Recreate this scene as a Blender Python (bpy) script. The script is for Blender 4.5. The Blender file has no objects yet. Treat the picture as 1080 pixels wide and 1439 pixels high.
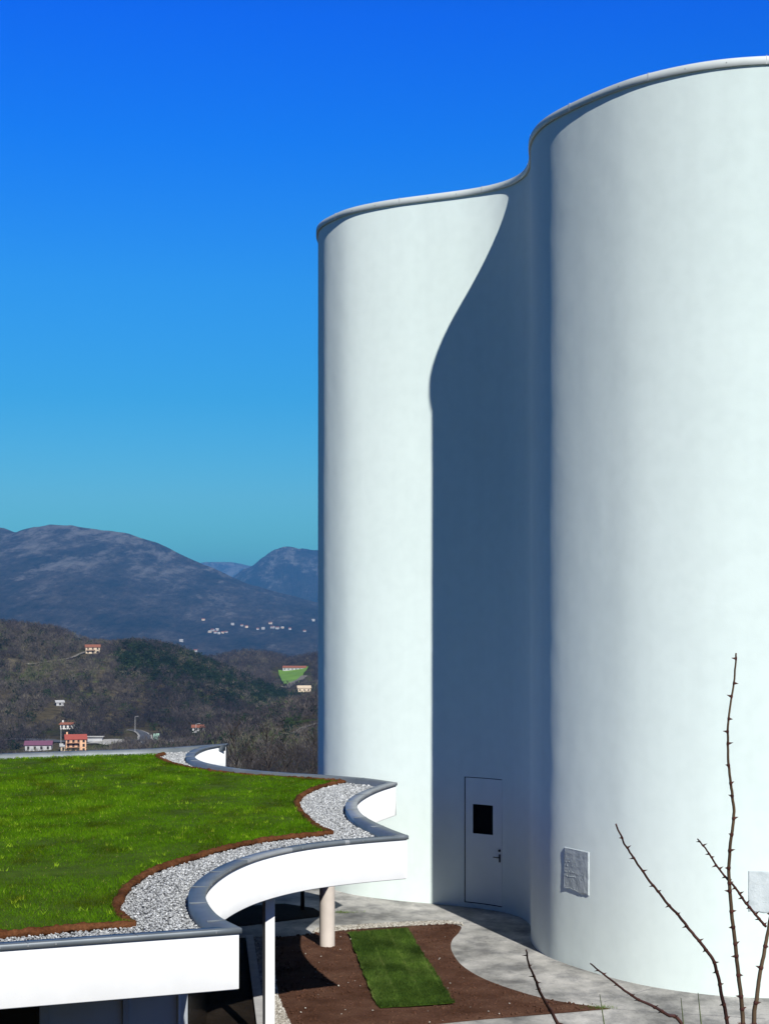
import bpy, bmesh, math, random
import numpy as np
from mathutils import Vector
from mathutils.geometry import delaunay_2d_cdt
R = math.radians
rng = np.random.default_rng(7)
random.seed(7)
SC = bpy.context.scene
COL = SC.collection

# ------------------------------------------------------------------ camera, sky, sun, exposure
F = 2300.0            # focal length in photograph pixels
HY = 865.0            # row of the horizon in the photograph
EYE = 6.4             # eye height over the paving by the church
cam_d = bpy.data.cameras.new('camera')
cam = bpy.data.objects.new('camera', cam_d)
COL.objects.link(cam)
cam.location = (0, 0, EYE)
cam.rotation_euler = (R(90), 0, 0)
cam_d.sensor_width = 36
cam_d.lens = F / 1439 * 36
cam_d.shift_y = (HY - 719.5) / 1439
cam_d.clip_start = 0.1
cam_d.clip_end = 60000
SC.camera = cam

SUN_AZ, SUN_EL = 19.7, 35.0      # behind the camera, to the right
to_sun = Vector((math.sin(R(SUN_AZ)) * math.cos(R(SUN_EL)), -math.cos(R(SUN_AZ)) * math.cos(R(SUN_EL)), math.sin(R(SUN_EL))))
sd = bpy.data.lights.new('sun', 'SUN')
sd.energy = 5.0
sd.angle = R(0.5)
sd.color = (1.0, 0.98, 0.92)
so = bpy.data.objects.new('sun', sd)
so.rotation_euler = to_sun.to_track_quat('Z', 'Y').to_euler()
so.location = (20, -40, 40)
COL.objects.link(so)

W = bpy.data.worlds.new("World")
SC.world = W
W.use_nodes = True
nt = W.node_tree
bg = nt.nodes['Background']
sky = nt.nodes.new('ShaderNodeTexSky')
sky.sky_type = 'NISHITA'
sky.sun_disc = False
sky.sun_elevation = R(SUN_EL)
sky.sun_rotation = R(180 - SUN_AZ)
sky.altitude = 1200
sky.air_density = 1.0
sky.dust_density = 0.0
sky.ozone_density = 4.0
tcw = nt.nodes.new('ShaderNodeTexCoord'); sepw = nt.nodes.new('ShaderNodeSeparateXYZ')
nt.links.new(tcw.outputs['Generated'], sepw.inputs[0])
rw = nt.nodes.new('ShaderNodeValToRGB')        # the clear mountain sky is deeper blue than the model's, with the overhead part dimmed to deepen ground shade
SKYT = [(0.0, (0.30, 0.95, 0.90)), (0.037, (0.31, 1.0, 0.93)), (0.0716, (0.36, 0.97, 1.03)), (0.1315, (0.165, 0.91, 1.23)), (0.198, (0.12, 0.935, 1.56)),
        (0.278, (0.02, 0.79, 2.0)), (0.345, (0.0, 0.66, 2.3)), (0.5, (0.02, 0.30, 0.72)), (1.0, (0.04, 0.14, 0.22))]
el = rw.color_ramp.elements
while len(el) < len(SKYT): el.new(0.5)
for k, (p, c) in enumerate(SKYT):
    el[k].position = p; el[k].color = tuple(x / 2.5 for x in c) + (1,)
nt.links.new(sepw.outputs['Z'], rw.inputs[0])
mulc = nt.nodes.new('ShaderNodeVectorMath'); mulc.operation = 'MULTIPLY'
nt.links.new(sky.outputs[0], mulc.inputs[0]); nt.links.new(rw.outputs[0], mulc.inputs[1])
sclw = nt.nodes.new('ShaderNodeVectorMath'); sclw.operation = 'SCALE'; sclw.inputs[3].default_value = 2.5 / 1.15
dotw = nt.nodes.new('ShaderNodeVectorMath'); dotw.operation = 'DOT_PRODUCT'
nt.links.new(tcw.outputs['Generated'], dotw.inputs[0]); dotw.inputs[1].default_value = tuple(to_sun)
mrw = nt.nodes.new('ShaderNodeMapRange')         # unseen sun side of the sky dimmed and tinted to darken shadows
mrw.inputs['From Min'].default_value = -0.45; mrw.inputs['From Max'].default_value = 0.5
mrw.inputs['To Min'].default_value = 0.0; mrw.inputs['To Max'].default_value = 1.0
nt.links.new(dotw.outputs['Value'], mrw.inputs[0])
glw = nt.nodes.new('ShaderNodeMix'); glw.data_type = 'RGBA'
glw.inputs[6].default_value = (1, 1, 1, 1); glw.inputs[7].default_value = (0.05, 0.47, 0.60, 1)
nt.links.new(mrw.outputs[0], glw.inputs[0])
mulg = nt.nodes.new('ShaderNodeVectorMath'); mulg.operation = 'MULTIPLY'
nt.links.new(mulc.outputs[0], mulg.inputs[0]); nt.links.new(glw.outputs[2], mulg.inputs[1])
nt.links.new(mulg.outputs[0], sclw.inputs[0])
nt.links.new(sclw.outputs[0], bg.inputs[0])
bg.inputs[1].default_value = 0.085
SC.view_settings.view_transform = 'Standard'
SC.view_settings.look = 'None'
SC.view_settings.exposure = 0.2
SC.view_settings.gamma = 1.0
SC.render.engine = 'CYCLES'
SC.cycles.volume_bounces = 0
SC.cycles.max_bounces = 6
SC.cycles.diffuse_bounces = 2
SC.cycles.use_denoising = True

# ------------------------------------------------------------------ helpers: objects
def link(name, me, parent=None):
    o = bpy.data.objects.new(name, me)
    COL.objects.link(o)
    if parent is not None:
        o.parent = parent
        o.matrix_parent_inverse = parent.matrix_world.inverted() if False else o.matrix_parent_inverse
    return o

def tag(o, label=None, cat=None, group=None, kind=None):
    if label: o['label'] = label
    if cat: o['category'] = cat
    if group: o['group'] = group
    if kind: o['kind'] = kind
    return o

def empty(name, loc=(0, 0, 0), rz=0.0):
    o = bpy.data.objects.new(name, None)
    o.location = loc
    o.rotation_euler = (0, 0, rz)
    o.empty_display_size = 0.2
    COL.objects.link(o)
    return o

def np_mesh(name, V, Fc, mats=(), smooth=False, midx=None, attr=None):
    """V (n,3); Fc (m,k) constant size faces."""
    V = np.asarray(V, dtype=np.float32)
    Fc = np.asarray(Fc, dtype=np.int32)
    m, k = Fc.shape
    me = bpy.data.meshes.new(name)
    me.vertices.add(len(V)); me.vertices.foreach_set('co', V.ravel())
    me.loops.add(m * k); me.loops.foreach_set('vertex_index', Fc.ravel())
    me.polygons.add(m)
    me.polygons.foreach_set('loop_start', np.arange(0, m * k, k, dtype=np.int32))
    me.polygons.foreach_set('loop_total', np.full(m, k, dtype=np.int32))
    if smooth: me.polygons.foreach_set('use_smooth', np.ones(m, dtype=bool))
    for mt in mats: me.materials.append(mt)
    if midx is not None: me.polygons.foreach_set('material_index', np.asarray(midx, dtype=np.int32))
    if attr is not None:
        a = me.attributes.new('tint', 'FLOAT', 'POINT')
        a.data.foreach_set('value', np.asarray(attr, dtype=np.float32))
    me.update(calc_edges=True)
    me.validate()
    return me

class MB:
    """collects polygons of any size and links them as one mesh object"""
    def __init__(s): s.v = []; s.f = []; s.m = []
    def add(s, vs, fs, mi=0):
        b = len(s.v)
        s.v += [tuple(p) for p in vs]
        s.f += [tuple(b + i for i in f) for f in fs]
        s.m += [mi] * len(fs)
    def box(s, c, d, rz=0.0, mi=0, ch=0.0):
        x, y, z = d[0] / 2, d[1] / 2, d[2] / 2
        ca, sa = math.cos(rz), math.sin(rz)
        if ch > 0:
            r = [(-x + ch, -y), (x - ch, -y), (x, -y + ch), (x, y - ch), (x - ch, y), (-x + ch, y), (-x, y - ch), (-x, -y + ch)]
        else:
            r = [(-x, -y), (x, -y), (x, y), (-x, y)]
        n = len(r)
        vs = [(c[0] + a * ca - b * sa, c[1] + a * sa + b * ca, c[2] + q) for q in (-z, z) for a, b in r]
        fs = [tuple(range(n))[::-1], tuple(range(n, 2 * n))] + [(i, (i + 1) % n, n + (i + 1) % n, n + i) for i in range(n)]
        s.add(vs, fs, mi)
    def tube(s, pts, rad, n=8, mi=0, cap=True):
        pts = [Vector(p) for p in pts]
        rings = []
        for i, p in enumerate(pts):
            t = (pts[min(i + 1, len(pts) - 1)] - pts[max(i - 1, 0)]).normalized()
            a = t.orthogonal().normalized() if i == 0 else (pa - t * pa.dot(t)).normalized()
            pa = a
            b = t.cross(a)
            r = rad[i] if hasattr(rad, '__len__') else rad
            rings.append([p + a * (r * math.cos(2 * math.pi * k / n)) + b * (r * math.sin(2 * math.pi * k / n)) for k in range(n)])
        vs = [q for rg in rings for q in rg]
        fs = [(i * n + k, i * n + (k + 1) % n, (i + 1) * n + (k + 1) % n, (i + 1) * n + k) for i in range(len(pts) - 1) for k in range(n)]
        if cap: fs += [tuple(range(n))[::-1], tuple((len(pts) - 1) * n + k for k in range(n))]
        s.add(vs, fs, mi)
    def build(s, name, mats, parent=None, smooth=False):
        me = bpy.data.meshes.new(name)
        me.from_pydata(s.v, [], s.f)
        for m in (mats if isinstance(mats, (list, tuple)) else [mats]): me.materials.append(m)
        me.polygons.foreach_set('material_index', s.m)
        if smooth: me.polygons.foreach_set('use_smooth', [True] * len(s.f))
        me.update()
        return link(name, me, parent)

def copy_tree(o, parent=None):
    c = o.copy(); COL.objects.link(c)
    if parent: c.parent = parent
    for ch in o.children: copy_tree(ch, c)
    return c

# ------------------------------------------------------------------ helpers: noise
def _hash(ix, iy, seed):
    n = (ix.astype(np.int64) * 374761393 + iy.astype(np.int64) * 668265263 + seed * 974634777) & 0x7fffffff
    n = ((n ^ (n >> 13)) * 1274126177) & 0x7fffffff
    return ((n ^ (n >> 16)) & 0xffff) / 65535.0
def vnoise(x, y, seed=0):
    x = np.asarray(x, float); y = np.asarray(y, float)
    ix = np.floor(x); iy = np.floor(y)
    fx = x - ix; fy = y - iy
    fx = fx * fx * (3 - 2 * fx); fy = fy * fy * (3 - 2 * fy)
    a = _hash(ix, iy, seed); b = _hash(ix + 1, iy, seed); c = _hash(ix, iy + 1, seed); d = _hash(ix + 1, iy + 1, seed)
    return (a + (b - a) * fx) * (1 - fy) + (c + (d - c) * fx) * fy
def fbm(x, y, oct=4, seed=0, gain=0.5):
    s = 0; a = 1.0; t = 0
    for o in range(oct):
        s = s + a * (vnoise(np.asarray(x) * 2 ** o + 17.3 * o, np.asarray(y) * 2 ** o - 9.1 * o, seed + o) - 0.5) * 2
        t += a; a *= gain
    return s / t
def ridged(x, y, oct=4, seed=0):
    s = 0; a = 1.0; t = 0
    for o in range(oct):
        s = s + a * (1 - np.abs(vnoise(np.asarray(x) * 2 ** o, np.asarray(y) * 2 ** o, seed + o) - 0.5) * 2)
        t += a; a *= 0.5
    return s / t
def sstep(a, b, x):
    t = np.clip((np.asarray(x, float) - a) / (b - a), 0, 1)
    return t * t * (3 - 2 * t)

# ------------------------------------------------------------------ helpers: materials
def newmat(name, rough=0.8, metal=0.0, spec=0.3):
    m = bpy.data.materials.new(name); m.use_nodes = True
    b = m.node_tree.nodes['Principled BSDF']
    b.inputs['Roughness'].default_value = rough
    b.inputs['Metallic'].default_value = metal
    b.inputs['Specular IOR Level'].default_value = spec
    return m, m.node_tree, b
def coords(t, scale=(1, 1, 1)):
    c = t.nodes.new('ShaderNodeTexCoord'); mp = t.nodes.new('ShaderNodeMapping')
    mp.inputs['Scale'].default_value = scale
    t.links.new(c.outputs['Object'], mp.inputs[0])
    return mp.outputs[0]
def noise(t, vec, scale, detail=4, rough=0.55):
    n = t.nodes.new('ShaderNodeTexNoise')
    n.inputs['Scale'].default_value = scale; n.inputs['Detail'].default_value = detail; n.inputs['Roughness'].default_value = rough
    t.links.new(vec, n.inputs['Vector'])
    return n.outputs['Fac']
def ramp(t, fac, stops):
    r = t.nodes.new('ShaderNodeValToRGB'); e = r.color_ramp.elements
    while len(e) < len(stops): e.new(0.5)
    for k, (p, c) in enumerate(stops):
        e[k].position = p; e[k].color = (*c, 1) if len(c) == 3 else c
    t.links.new(fac, r.inputs[0])
    return r.outputs[0]
def mixc(t, fac, a, b, mode='MIX'):
    m = t.nodes.new('ShaderNodeMix'); m.data_type = 'RGBA'; m.blend_type = mode
    for sock, v in ((m.inputs[0], fac), (m.inputs[6], a), (m.inputs[7], b)):
        if hasattr(v, 'is_output'): t.links.new(v, sock)
        elif isinstance(v, (int, float)): sock.default_value = v
        else: sock.default_value = (*v, 1)
    return m.outputs[2]
def bump(t, b, h, strength=0.3, dist=0.02):
    n = t.nodes.new('ShaderNodeBump'); n.inputs['Strength'].default_value = strength; n.inputs['Distance'].default_value = dist
    t.links.new(h, n.inputs['Height']); t.links.new(n.outputs[0], b.inputs['Normal'])
def simple(name, c1, c2, scale=3.0, rough=0.8, metal=0.0, bumps=0.0, bscale=None, bdist=0.01, spec=0.3, stretch=(1, 1, 1), lo=0.3, hi=0.7):
    m, t, b = newmat(name, rough, metal, spec)
    v = coords(t, stretch)
    t.links.new(ramp(t, noise(t, v, scale, 6), [(lo, c1), (hi, c2)]), b.inputs['Base Color'])
    if bumps > 0: bump(t, b, noise(t, v, bscale or scale * 4, 5), bumps, bdist)
    return m
def tinted(name, stops, rough=0.85, nscale=None, spec=0.15):
    """colour driven by a per-thing tint value, broken up by a little noise"""
    m, t, b = newmat(name, rough, 0, spec)
    a = t.nodes.new('ShaderNodeAttribute'); a.attribute_name = 'tint'
    c = ramp(t, a.outputs['Fac'], stops)
    if nscale:
        n = noise(t, coords(t), nscale, 3)
        c = mixc(t, 1.0, c, ramp(t, n, [(0.3, (0.6, 0.6, 0.6)), (0.7, (1.25, 1.25, 1.25))]), 'MULTIPLY')
    t.links.new(c, b.inputs['Base Color'])
    return m

def plaster_mat(name, c, streak=0.035, bstr=0.25):
    m, t, b = newmat(name, 0.75, 0, 0.2)
    b.inputs['Diffuse Roughness'].default_value = 1.0
    v = coords(t); vs = coords(t, (1.6, 1.6, 0.06))
    n1 = ramp(t, noise(t, vs, 1.6, 6), [(0.3, tuple(x * (1 - streak) for x in c)), (0.7, c)])
    n2 = ramp(t, noise(t, v, 0.35, 4), [(0.3, (0.97, 0.975, 0.975)), (0.7, (1, 1, 1))])
    n3 = ramp(t, noise(t, v, 4.0, 6), [(0.35, (0.97, 0.972, 0.972)), (0.6, (1, 1, 1))])
    cc = mixc(t, 1.0, mixc(t, 1.0, n1, n2, 'MULTIPLY'), n3, 'MULTIPLY')
    t.links.new(cc, b.inputs['Base Color'])
    ad = t.nodes.new('ShaderNodeMath'); ad.operation = 'ADD'
    t.links.new(noise(t, v, 9.0, 6), ad.inputs[0]); t.links.new(noise(t, v, 60.0, 3), ad.inputs[1])
    bump(t, b, ad.outputs[0], bstr, 0.006)
    return m

M = {}
M['plaster'] = plaster_mat('white_plaster', (0.785, 0.87, 0.84))
M['door_paint'] = simple('door_paint', (0.75, 0.82, 0.80), (0.80, 0.86, 0.84), 2.0, 0.75, bumps=0.05, spec=0.2)
M['door_paint'].node_tree.nodes['Principled BSDF'].inputs['Diffuse Roughness'].default_value = 1.0
M['fascia'] = plaster_mat('fascia_paint', (0.82, 0.825, 0.825), 0.03, 0.1)
M['cap'] = simple('cap_metal', (0.57, 0.62, 0.60), (0.69, 0.73, 0.71), 1.2, 0.6, 0.0, bumps=0.08, spec=0.4)
M['coping'] = simple('coping_metal', (0.13, 0.155, 0.175), (0.21, 0.235, 0.255), 2.0, 0.5, 0.3, bumps=0.05, spec=0.5)
M['coping_light'] = simple('coping_zinc', (0.34, 0.36, 0.37), (0.45, 0.47, 0.48), 2.0, 0.5, 0.35, bumps=0.05, spec=0.5)
M['screw'] = simple('screw_steel', (0.5, 0.52, 0.53), (0.65, 0.66, 0.67), 20, 0.35, 0.8)
M['black'] = simple('dark_gap', (0.004, 0.004, 0.005), (0.008, 0.008, 0.009), 5, 0.9, spec=0.0)
M['glass'] = simple('dark_glass', (0.003, 0.004, 0.004), (0.006, 0.006, 0.007), 2, 0.12, spec=0.25)
M['iron'] = simple('black_iron', (0.012, 0.012, 0.013), (0.03, 0.03, 0.03), 20, 0.4, 0.3)
M['stone_relief'] = simple('relief_plaster', (0.46, 0.52, 0.53), (0.60, 0.66, 0.67), 6, 0.8, bumps=0.5, bscale=45, bdist=0.01)
M['panel'] = simple('wall_panel_paint', (0.60, 0.58, 0.52), (0.68, 0.66, 0.60), 1.5, 0.6)
M['frame'] = simple('frame_metal', (0.42, 0.46, 0.50), (0.52, 0.55, 0.58), 3, 0.4, 0.3)
M['column'] = simple('column_concrete', (0.52, 0.46, 0.41), (0.64, 0.57, 0.51), 2.5, 0.85, bumps=0.2, bscale=30, bdist=0.004)
M['post'] = simple('post_paint', (0.78, 0.79, 0.78), (0.84, 0.84, 0.83), 3, 0.5, bumps=0.05)
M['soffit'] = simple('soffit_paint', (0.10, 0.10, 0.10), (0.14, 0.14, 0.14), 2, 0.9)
M['roofing'] = simple('roof_membrane', (0.16, 0.16, 0.16), (0.25, 0.25, 0.25), 4, 0.9)

def concrete_mat():
    m, t, b = newmat('pavement_concrete', 0.8, 0, 0.25)
    v = coords(t, (1.0, 0.75, 1)); v2 = coords(t, (1.1, 0.8, 1))
    a = ramp(t, noise(t, v, 0.75, 7, 0.62), [(0.34, (0.22, 0.214, 0.20)), (0.45, (0.40, 0.388, 0.36)), (0.55, (0.53, 0.51, 0.475)), (0.68, (0.72, 0.69, 0.64))])
    n2 = ramp(t, noise(t, v2, 1.7, 9, 0.72), [(0.38, (0.56, 0.57, 0.59)), (0.56, (1, 1, 1))])
    n3 = ramp(t, noise(t, v, 30, 4), [(0.35, (0.88, 0.88, 0.88)), (0.6, (1, 1, 1))])
    t.links.new(mixc(t, 1.0, mixc(t, 1.0, a, n2, 'MULTIPLY'), n3, 'MULTIPLY'), b.inputs['Base Color'])
    bump(t, b, noise(t, v, 18, 6), 0.3, 0.006)
    return m
M['concrete'] = concrete_mat()
M['kerb'] = simple('kerb_concrete', (0.42, 0.41, 0.40), (0.55, 0.54, 0.52), 5, 0.8, bumps=0.2)

def soil_mat(name, dark, mid, light):
    m, t, b = newmat(name, 0.95, 0, 0.05)
    v = coords(t)
    a = ramp(t, noise(t, v, 1.3, 8, 0.65), [(0.32, dark), (0.5, mid), (0.72, light)])
    n3 = ramp(t, noise(t, v, 28, 5, 0.7), [(0.3, (0.55, 0.55, 0.55)), (0.62, (1.1, 1.1, 1.1))])
    t.links.new(mixc(t, 1.0, a, n3, 'MULTIPLY'), b.inputs['Base Color'])
    bump(t, b, noise(t, v, 22, 8, 0.7), 0.9, 0.03)
    return m
M['soil'] = soil_mat('bed_soil', (0.075, 0.034, 0.020), (0.115, 0.056, 0.036), (0.17, 0.092, 0.06))
M['dark_soil'] = soil_mat('shaded_soil', (0.012, 0.009, 0.007), (0.02, 0.015, 0.011), (0.035, 0.026, 0.02))  # shade under the roof is put into this soil colour
M['edge_soil'] = soil_mat('edging_fibre', (0.06, 0.022, 0.009), (0.125, 0.048, 0.02), (0.22, 0.095, 0.042))
M['gravel'] = tinted('gravel_stone', [(0.0, (0.17, 0.175, 0.18)), (0.4, (0.34, 0.35, 0.355)), (0.75, (0.50, 0.515, 0.52)), (1.0, (0.76, 0.77, 0.77))], 0.8, 40)
M['gravel_bed'] = simple('gravel_bed', (0.12, 0.12, 0.12), (0.32, 0.32, 0.325), 28, 0.9, bumps=0.6, bscale=40, bdist=0.02)
M['gravel_tan'] = tinted('tan_gravel', [(0.0, (0.12, 0.10, 0.08)), (0.5, (0.36, 0.33, 0.28)), (1.0, (0.62, 0.60, 0.55))], 0.85)
M['grass_base'] = simple('turf_thatch', (0.035, 0.06, 0.008), (0.075, 0.125, 0.014), 3, 0.95, bumps=0.5, bscale=60, spec=0.05)

def grass_mat(name, stops, patch, pscale=(1, 1, 1), ps=0.7):
    m, t, b = newmat(name, 0.85, 0, 0.03)
    a = t.nodes.new('ShaderNodeAttribute'); a.attribute_name = 'tint'
    c = ramp(t, a.outputs['Fac'], stops)
    n = noise(t, coords(t, pscale), ps, 5, 0.6)
    c = mixc(t, 1.0, c, ramp(t, n, patch), 'MULTIPLY')
    t.links.new(c, b.inputs['Base Color'])
    b.inputs['Subsurface Weight'].default_value = 0.0
    tr = t.nodes.new('ShaderNodeBsdfTranslucent'); mx = t.nodes.new('ShaderNodeMixShader')
    t.links.new(c, tr.inputs['Color'])
    mx.inputs[0].default_value = 0.3
    t.links.new(b.outputs[0], mx.inputs[1]); t.links.new(tr.outputs[0], mx.inputs[2])
    t.links.new(mx.outputs[0], t.nodes['Material Output'].inputs[0])
    return m
M['grass'] = grass_mat('meadow_grass', [(0.0, (0.035, 0.085, 0.003)), (0.45, (0.085, 0.205, 0.005)), (0.8, (0.15, 0.31, 0.008)), (0.96, (0.32, 0.50, 0.03)), (1.0, (0.42, 0.42, 0.10))],
                       [(0.34, (0.62, 0.45, 0.5)), (0.44, (0.85, 0.78, 0.8)), (0.54, (1.0, 1.0, 1.0)), (0.66, (1.25, 1.15, 1.0))], (1, 0.5, 1), 1.3)
M['sod'] = grass_mat('sod_grass', [(0.0, (0.022, 0.045, 0.010)), (0.5, (0.075, 0.14, 0.024)), (0.9, (0.18, 0.27, 0.06)), (1.0, (0.26, 0.27, 0.10))],
                     [(0.36, (0.5, 0.5, 0.5)), (0.5, (0.9, 0.9, 0.9)), (0.62, (1.25, 1.25, 1.1))], (1, 0.5, 1), 1.6)
M['bank_grass'] = simple('bank_grass', (0.035, 0.055, 0.012), (0.10, 0.11, 0.035), 2.5, 0.95, bumps=0.6, bscale=25, bdist=0.05)
M['blade'] = simple('dry_blade', (0.10, 0.13, 0.05), (0.19, 0.21, 0.10), 8, 0.8)
M['petal'] = simple('petal', (0.75, 0.75, 0.68), (0.85, 0.85, 0.8), 8, 0.8)
M['cane'] = simple('cane_bark', (0.035, 0.016, 0.014), (0.10, 0.045, 0.035), 14, 0.6, bumps=0.3, bscale=80, bdist=0.002, stretch=(1, 1, 0.4))
M['cane_green'] = simple('cane_bark_pale', (0.05, 0.03, 0.02), (0.15, 0.10, 0.055), 14, 0.6, bumps=0.3, bscale=80, bdist=0.002, stretch=(1, 1, 0.4))
M['thorn'] = simple('thorn', (0.04, 0.016, 0.012), (0.10, 0.035, 0.025), 30, 0.5)

# ------------------------------------------------------------------ plan geometry
def on_plane(px, py, drop):
    d = F * drop / (py - HY)
    return ((px - 540) * d / F, d)

def spline(pts, n=12, closed=False, corners=()):
    """Catmull-Rom through points; corner indices break the tangent"""
    P = [np.array(p, float) for p in pts]; N = len(P); out = []
    last = N if closed else N - 1
    for i in range(last):
        p1, p2 = P[i], P[(i + 1) % N]
        p0 = P[i - 1] if (i > 0 or closed) and i not in corners else p1 - (p2 - p1)
        j = (i + 1) % N
        p3 = P[(i + 2) % N] if (i + 2 < N or closed) and j not in corners else p2 + (p2 - p1)
        # centripetal weights
        t01 = max(np.linalg.norm(p1 - p0), 1e-6) ** .5; t12 = max(np.linalg.norm(p2 - p1), 1e-6) ** .5; t23 = max(np.linalg.norm(p3 - p2), 1e-6) ** .5
        m1 = (p2 - p1) + t12 * ((p1 - p0) / t01 - (p2 - p0) / (t01 + t12))
        m2 = (p2 - p1) + t12 * ((p3 - p2) / t23 - (p3 - p1) / (t12 + t23))
        for k in range(n):
            t = k / n
            out.append((2 * t**3 - 3 * t**2 + 1) * p1 + (t**3 - 2 * t**2 + t) * m1 + (-2 * t**3 + 3 * t**2) * p2 + (t**3 - t**2) * m2)
    if not closed: out.append(P[-1])
    return np.array(out)

def resample(P, step, closed=True):
    Q = np.vstack([P, P[:1]]) if closed else P
    L = np.concatenate([[0], np.cumsum(np.linalg.norm(np.diff(Q, axis=0), axis=1))])
    n = max(int(L[-1] / step), 2)
    s = np.linspace(0, L[-1], n + 1)
    if closed: s = s[:-1]
    return np.stack([np.interp(s, L, Q[:, 0]), np.interp(s, L, Q[:, 1])], 1)

def inside(poly, x, y):
    poly = np.asarray(poly); c = np.zeros(np.shape(x), bool)
    xj, yj = poly[-1]
    for xi, yi in poly:
        with np.errstate(divide='ignore', invalid='ignore'):
            hit = ((yi > y) != (yj > y)) & (x < (xj - xi) * (y - yi) / (yj - yi + 1e-12) + xi)
        c ^= hit
        xj, yj = xi, yi
    return c

def dist_poly(poly, x, y):
    poly = np.asarray(poly); best = np.full(np.shape(x), 1e9)
    for i in range(len(poly)):
        a = poly[i - 1]; b = poly[i]
        d = b - a; L = (d @ d) + 1e-12
        t = np.clip(((x - a[0]) * d[0] + (y - a[1]) * d[1]) / L, 0, 1)
        best = np.minimum(best, np.hypot(x - a[0] - t * d[0], y - a[1] - t * d[1]))
    return best

def area2(poly):
    p = np.asarray(poly); q = np.roll(p, -1, 0)
    return np.sum(p[:, 0] * q[:, 1] - q[:, 0] * p[:, 1])

def sheet(name, poly, z, mat, step=0.5, bumpz=0.0, bsc=1.0, parent=None, edge=0.0, seed=3, smooth=True):
    """a dense flat (or gently uneven) sheet filling a polygon"""
    poly = np.asarray(poly, float)
    if area2(poly) < 0: poly = poly[::-1]
    x0, y0 = poly.min(0); x1, y1 = poly.max(0)
    gx, gy = np.meshgrid(np.arange(x0, x1, step), np.arange(y0, y1, step))
    gx = gx.ravel() + rng.uniform(-.2, .2, gx.size) * step; gy = gy.ravel() + rng.uniform(-.2, .2, gy.size) * step
    k = inside(poly, gx, gy); gx, gy = gx[k], gy[k]
    k = dist_poly(poly, gx, gy) > step * .35; gx, gy = gx[k], gy[k]
    n = len(poly)
    vs = [Vector(p) for p in poly] + [Vector(p) for p in zip(gx, gy)]
    r = delaunay_2d_cdt(vs, [], [list(range(n))], 1, 1e-5)
    V = np.array([(v.x, v.y) for v in r[0]])
    zz = np.full(len(V), float(z))
    if bumpz > 0:
        e = dist_poly(poly, V[:, 0], V[:, 1])
        zz += bumpz * (fbm(V[:, 0] * bsc, V[:, 1] * bsc, 4, seed) * .5 + .5) * np.clip(e / max(edge, 1e-3), 0, 1)
    me = bpy.data.meshes.new(name)
    me.from_pydata([(a, b, c) for (a, b), c in zip(V, zz)], [], [tuple(f) for f in r[2]])
    me.materials.append(mat)
    me.update()
    if smooth: me.polygons.foreach_set('use_smooth', [True] * len(me.polygons))
    return link(name, me, parent)

# ------------------------------------------------------------------ church: one lobed white wall
PLAN = [(1.5, 45.5), (-0.3, 43.9), (-1.35, 41.9), (-1.62, 40.1), (-1.51, 38.95), (-1.22, 38.3), (-0.8, 37.6), (0.03, 36.9), (0.99, 36.38), (1.93, 35.88),
        (2.48, 35.42), (2.82, 34.9), (2.99, 34.2), (2.98, 33.2), (2.87, 32.2), (2.93, 31.2), (3.085, 30.62), (3.22, 30.3), (3.5, 29.75), (3.87, 29.12), (4.45, 28.35), (5.5, 27.6),
        (6.6, 27.35), (8, 27.5), (9.6, 28.2), (10.9, 29.5), (11.7, 31.2), (11.8, 33), (11.3, 35), (11.6, 38), (12, 41), (11, 44), (8, 46.2), (5, 46.4), (3.2, 46.3)]
CH = resample(spline(PLAN, 30, closed=True), 0.06)
for _ in range(40): CH = (np.roll(CH, 1, 0) + 2 * CH + np.roll(CH, -1, 0)) / 4      # even out the curvature
NCH = len(CH)
tan = np.roll(CH, -1, 0) - np.roll(CH, 1, 0)
tan /= np.linalg.norm(tan, axis=1)[:, None]
NRM = np.stack([tan[:, 1], -tan[:, 0]], 1)      # outward when the loop runs counter-clockwise
if area2(CH) < 0: NRM = -NRM
CHL = np.concatenate([[0], np.cumsum(np.linalg.norm(np.diff(CH, axis=0), axis=1))])
CHT = CHL[-1] + np.linalg.norm(CH[0] - CH[-1])
TOP = 15.62
def ch_at(s, off=0.0):
    i = np.interp(np.asarray(s, float) % CHT, np.append(CHL, CHT), np.arange(NCH + 1))
    a = np.floor(i).astype(int) % NCH; b = (a + 1) % NCH; f = (i - np.floor(i))[..., None]
    p = CH[a] * (1 - f) + CH[b] * f; n = NRM[a] * (1 - f) + NRM[b] * f
    n /= np.linalg.norm(n, axis=-1)[..., None]
    return p + n * off, n
CPX = 540 + CH[:, 0] / CH[:, 1] * F
def s_at_px(px, y0, y1):
    k = [i for i in range(NCH) if y0 < CH[i, 1] < y1 and NRM[i] @ CH[i] < 0]
    return CHL[min(k, key=lambda i: abs(CPX[i] - px))]
def relief(s, z):
    return 0.007 * fbm(s * 0.55, z * 0.30, 4, 11) + 0.0026 * fbm(s * 3.0, z * 2.2, 4, 23)

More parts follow.
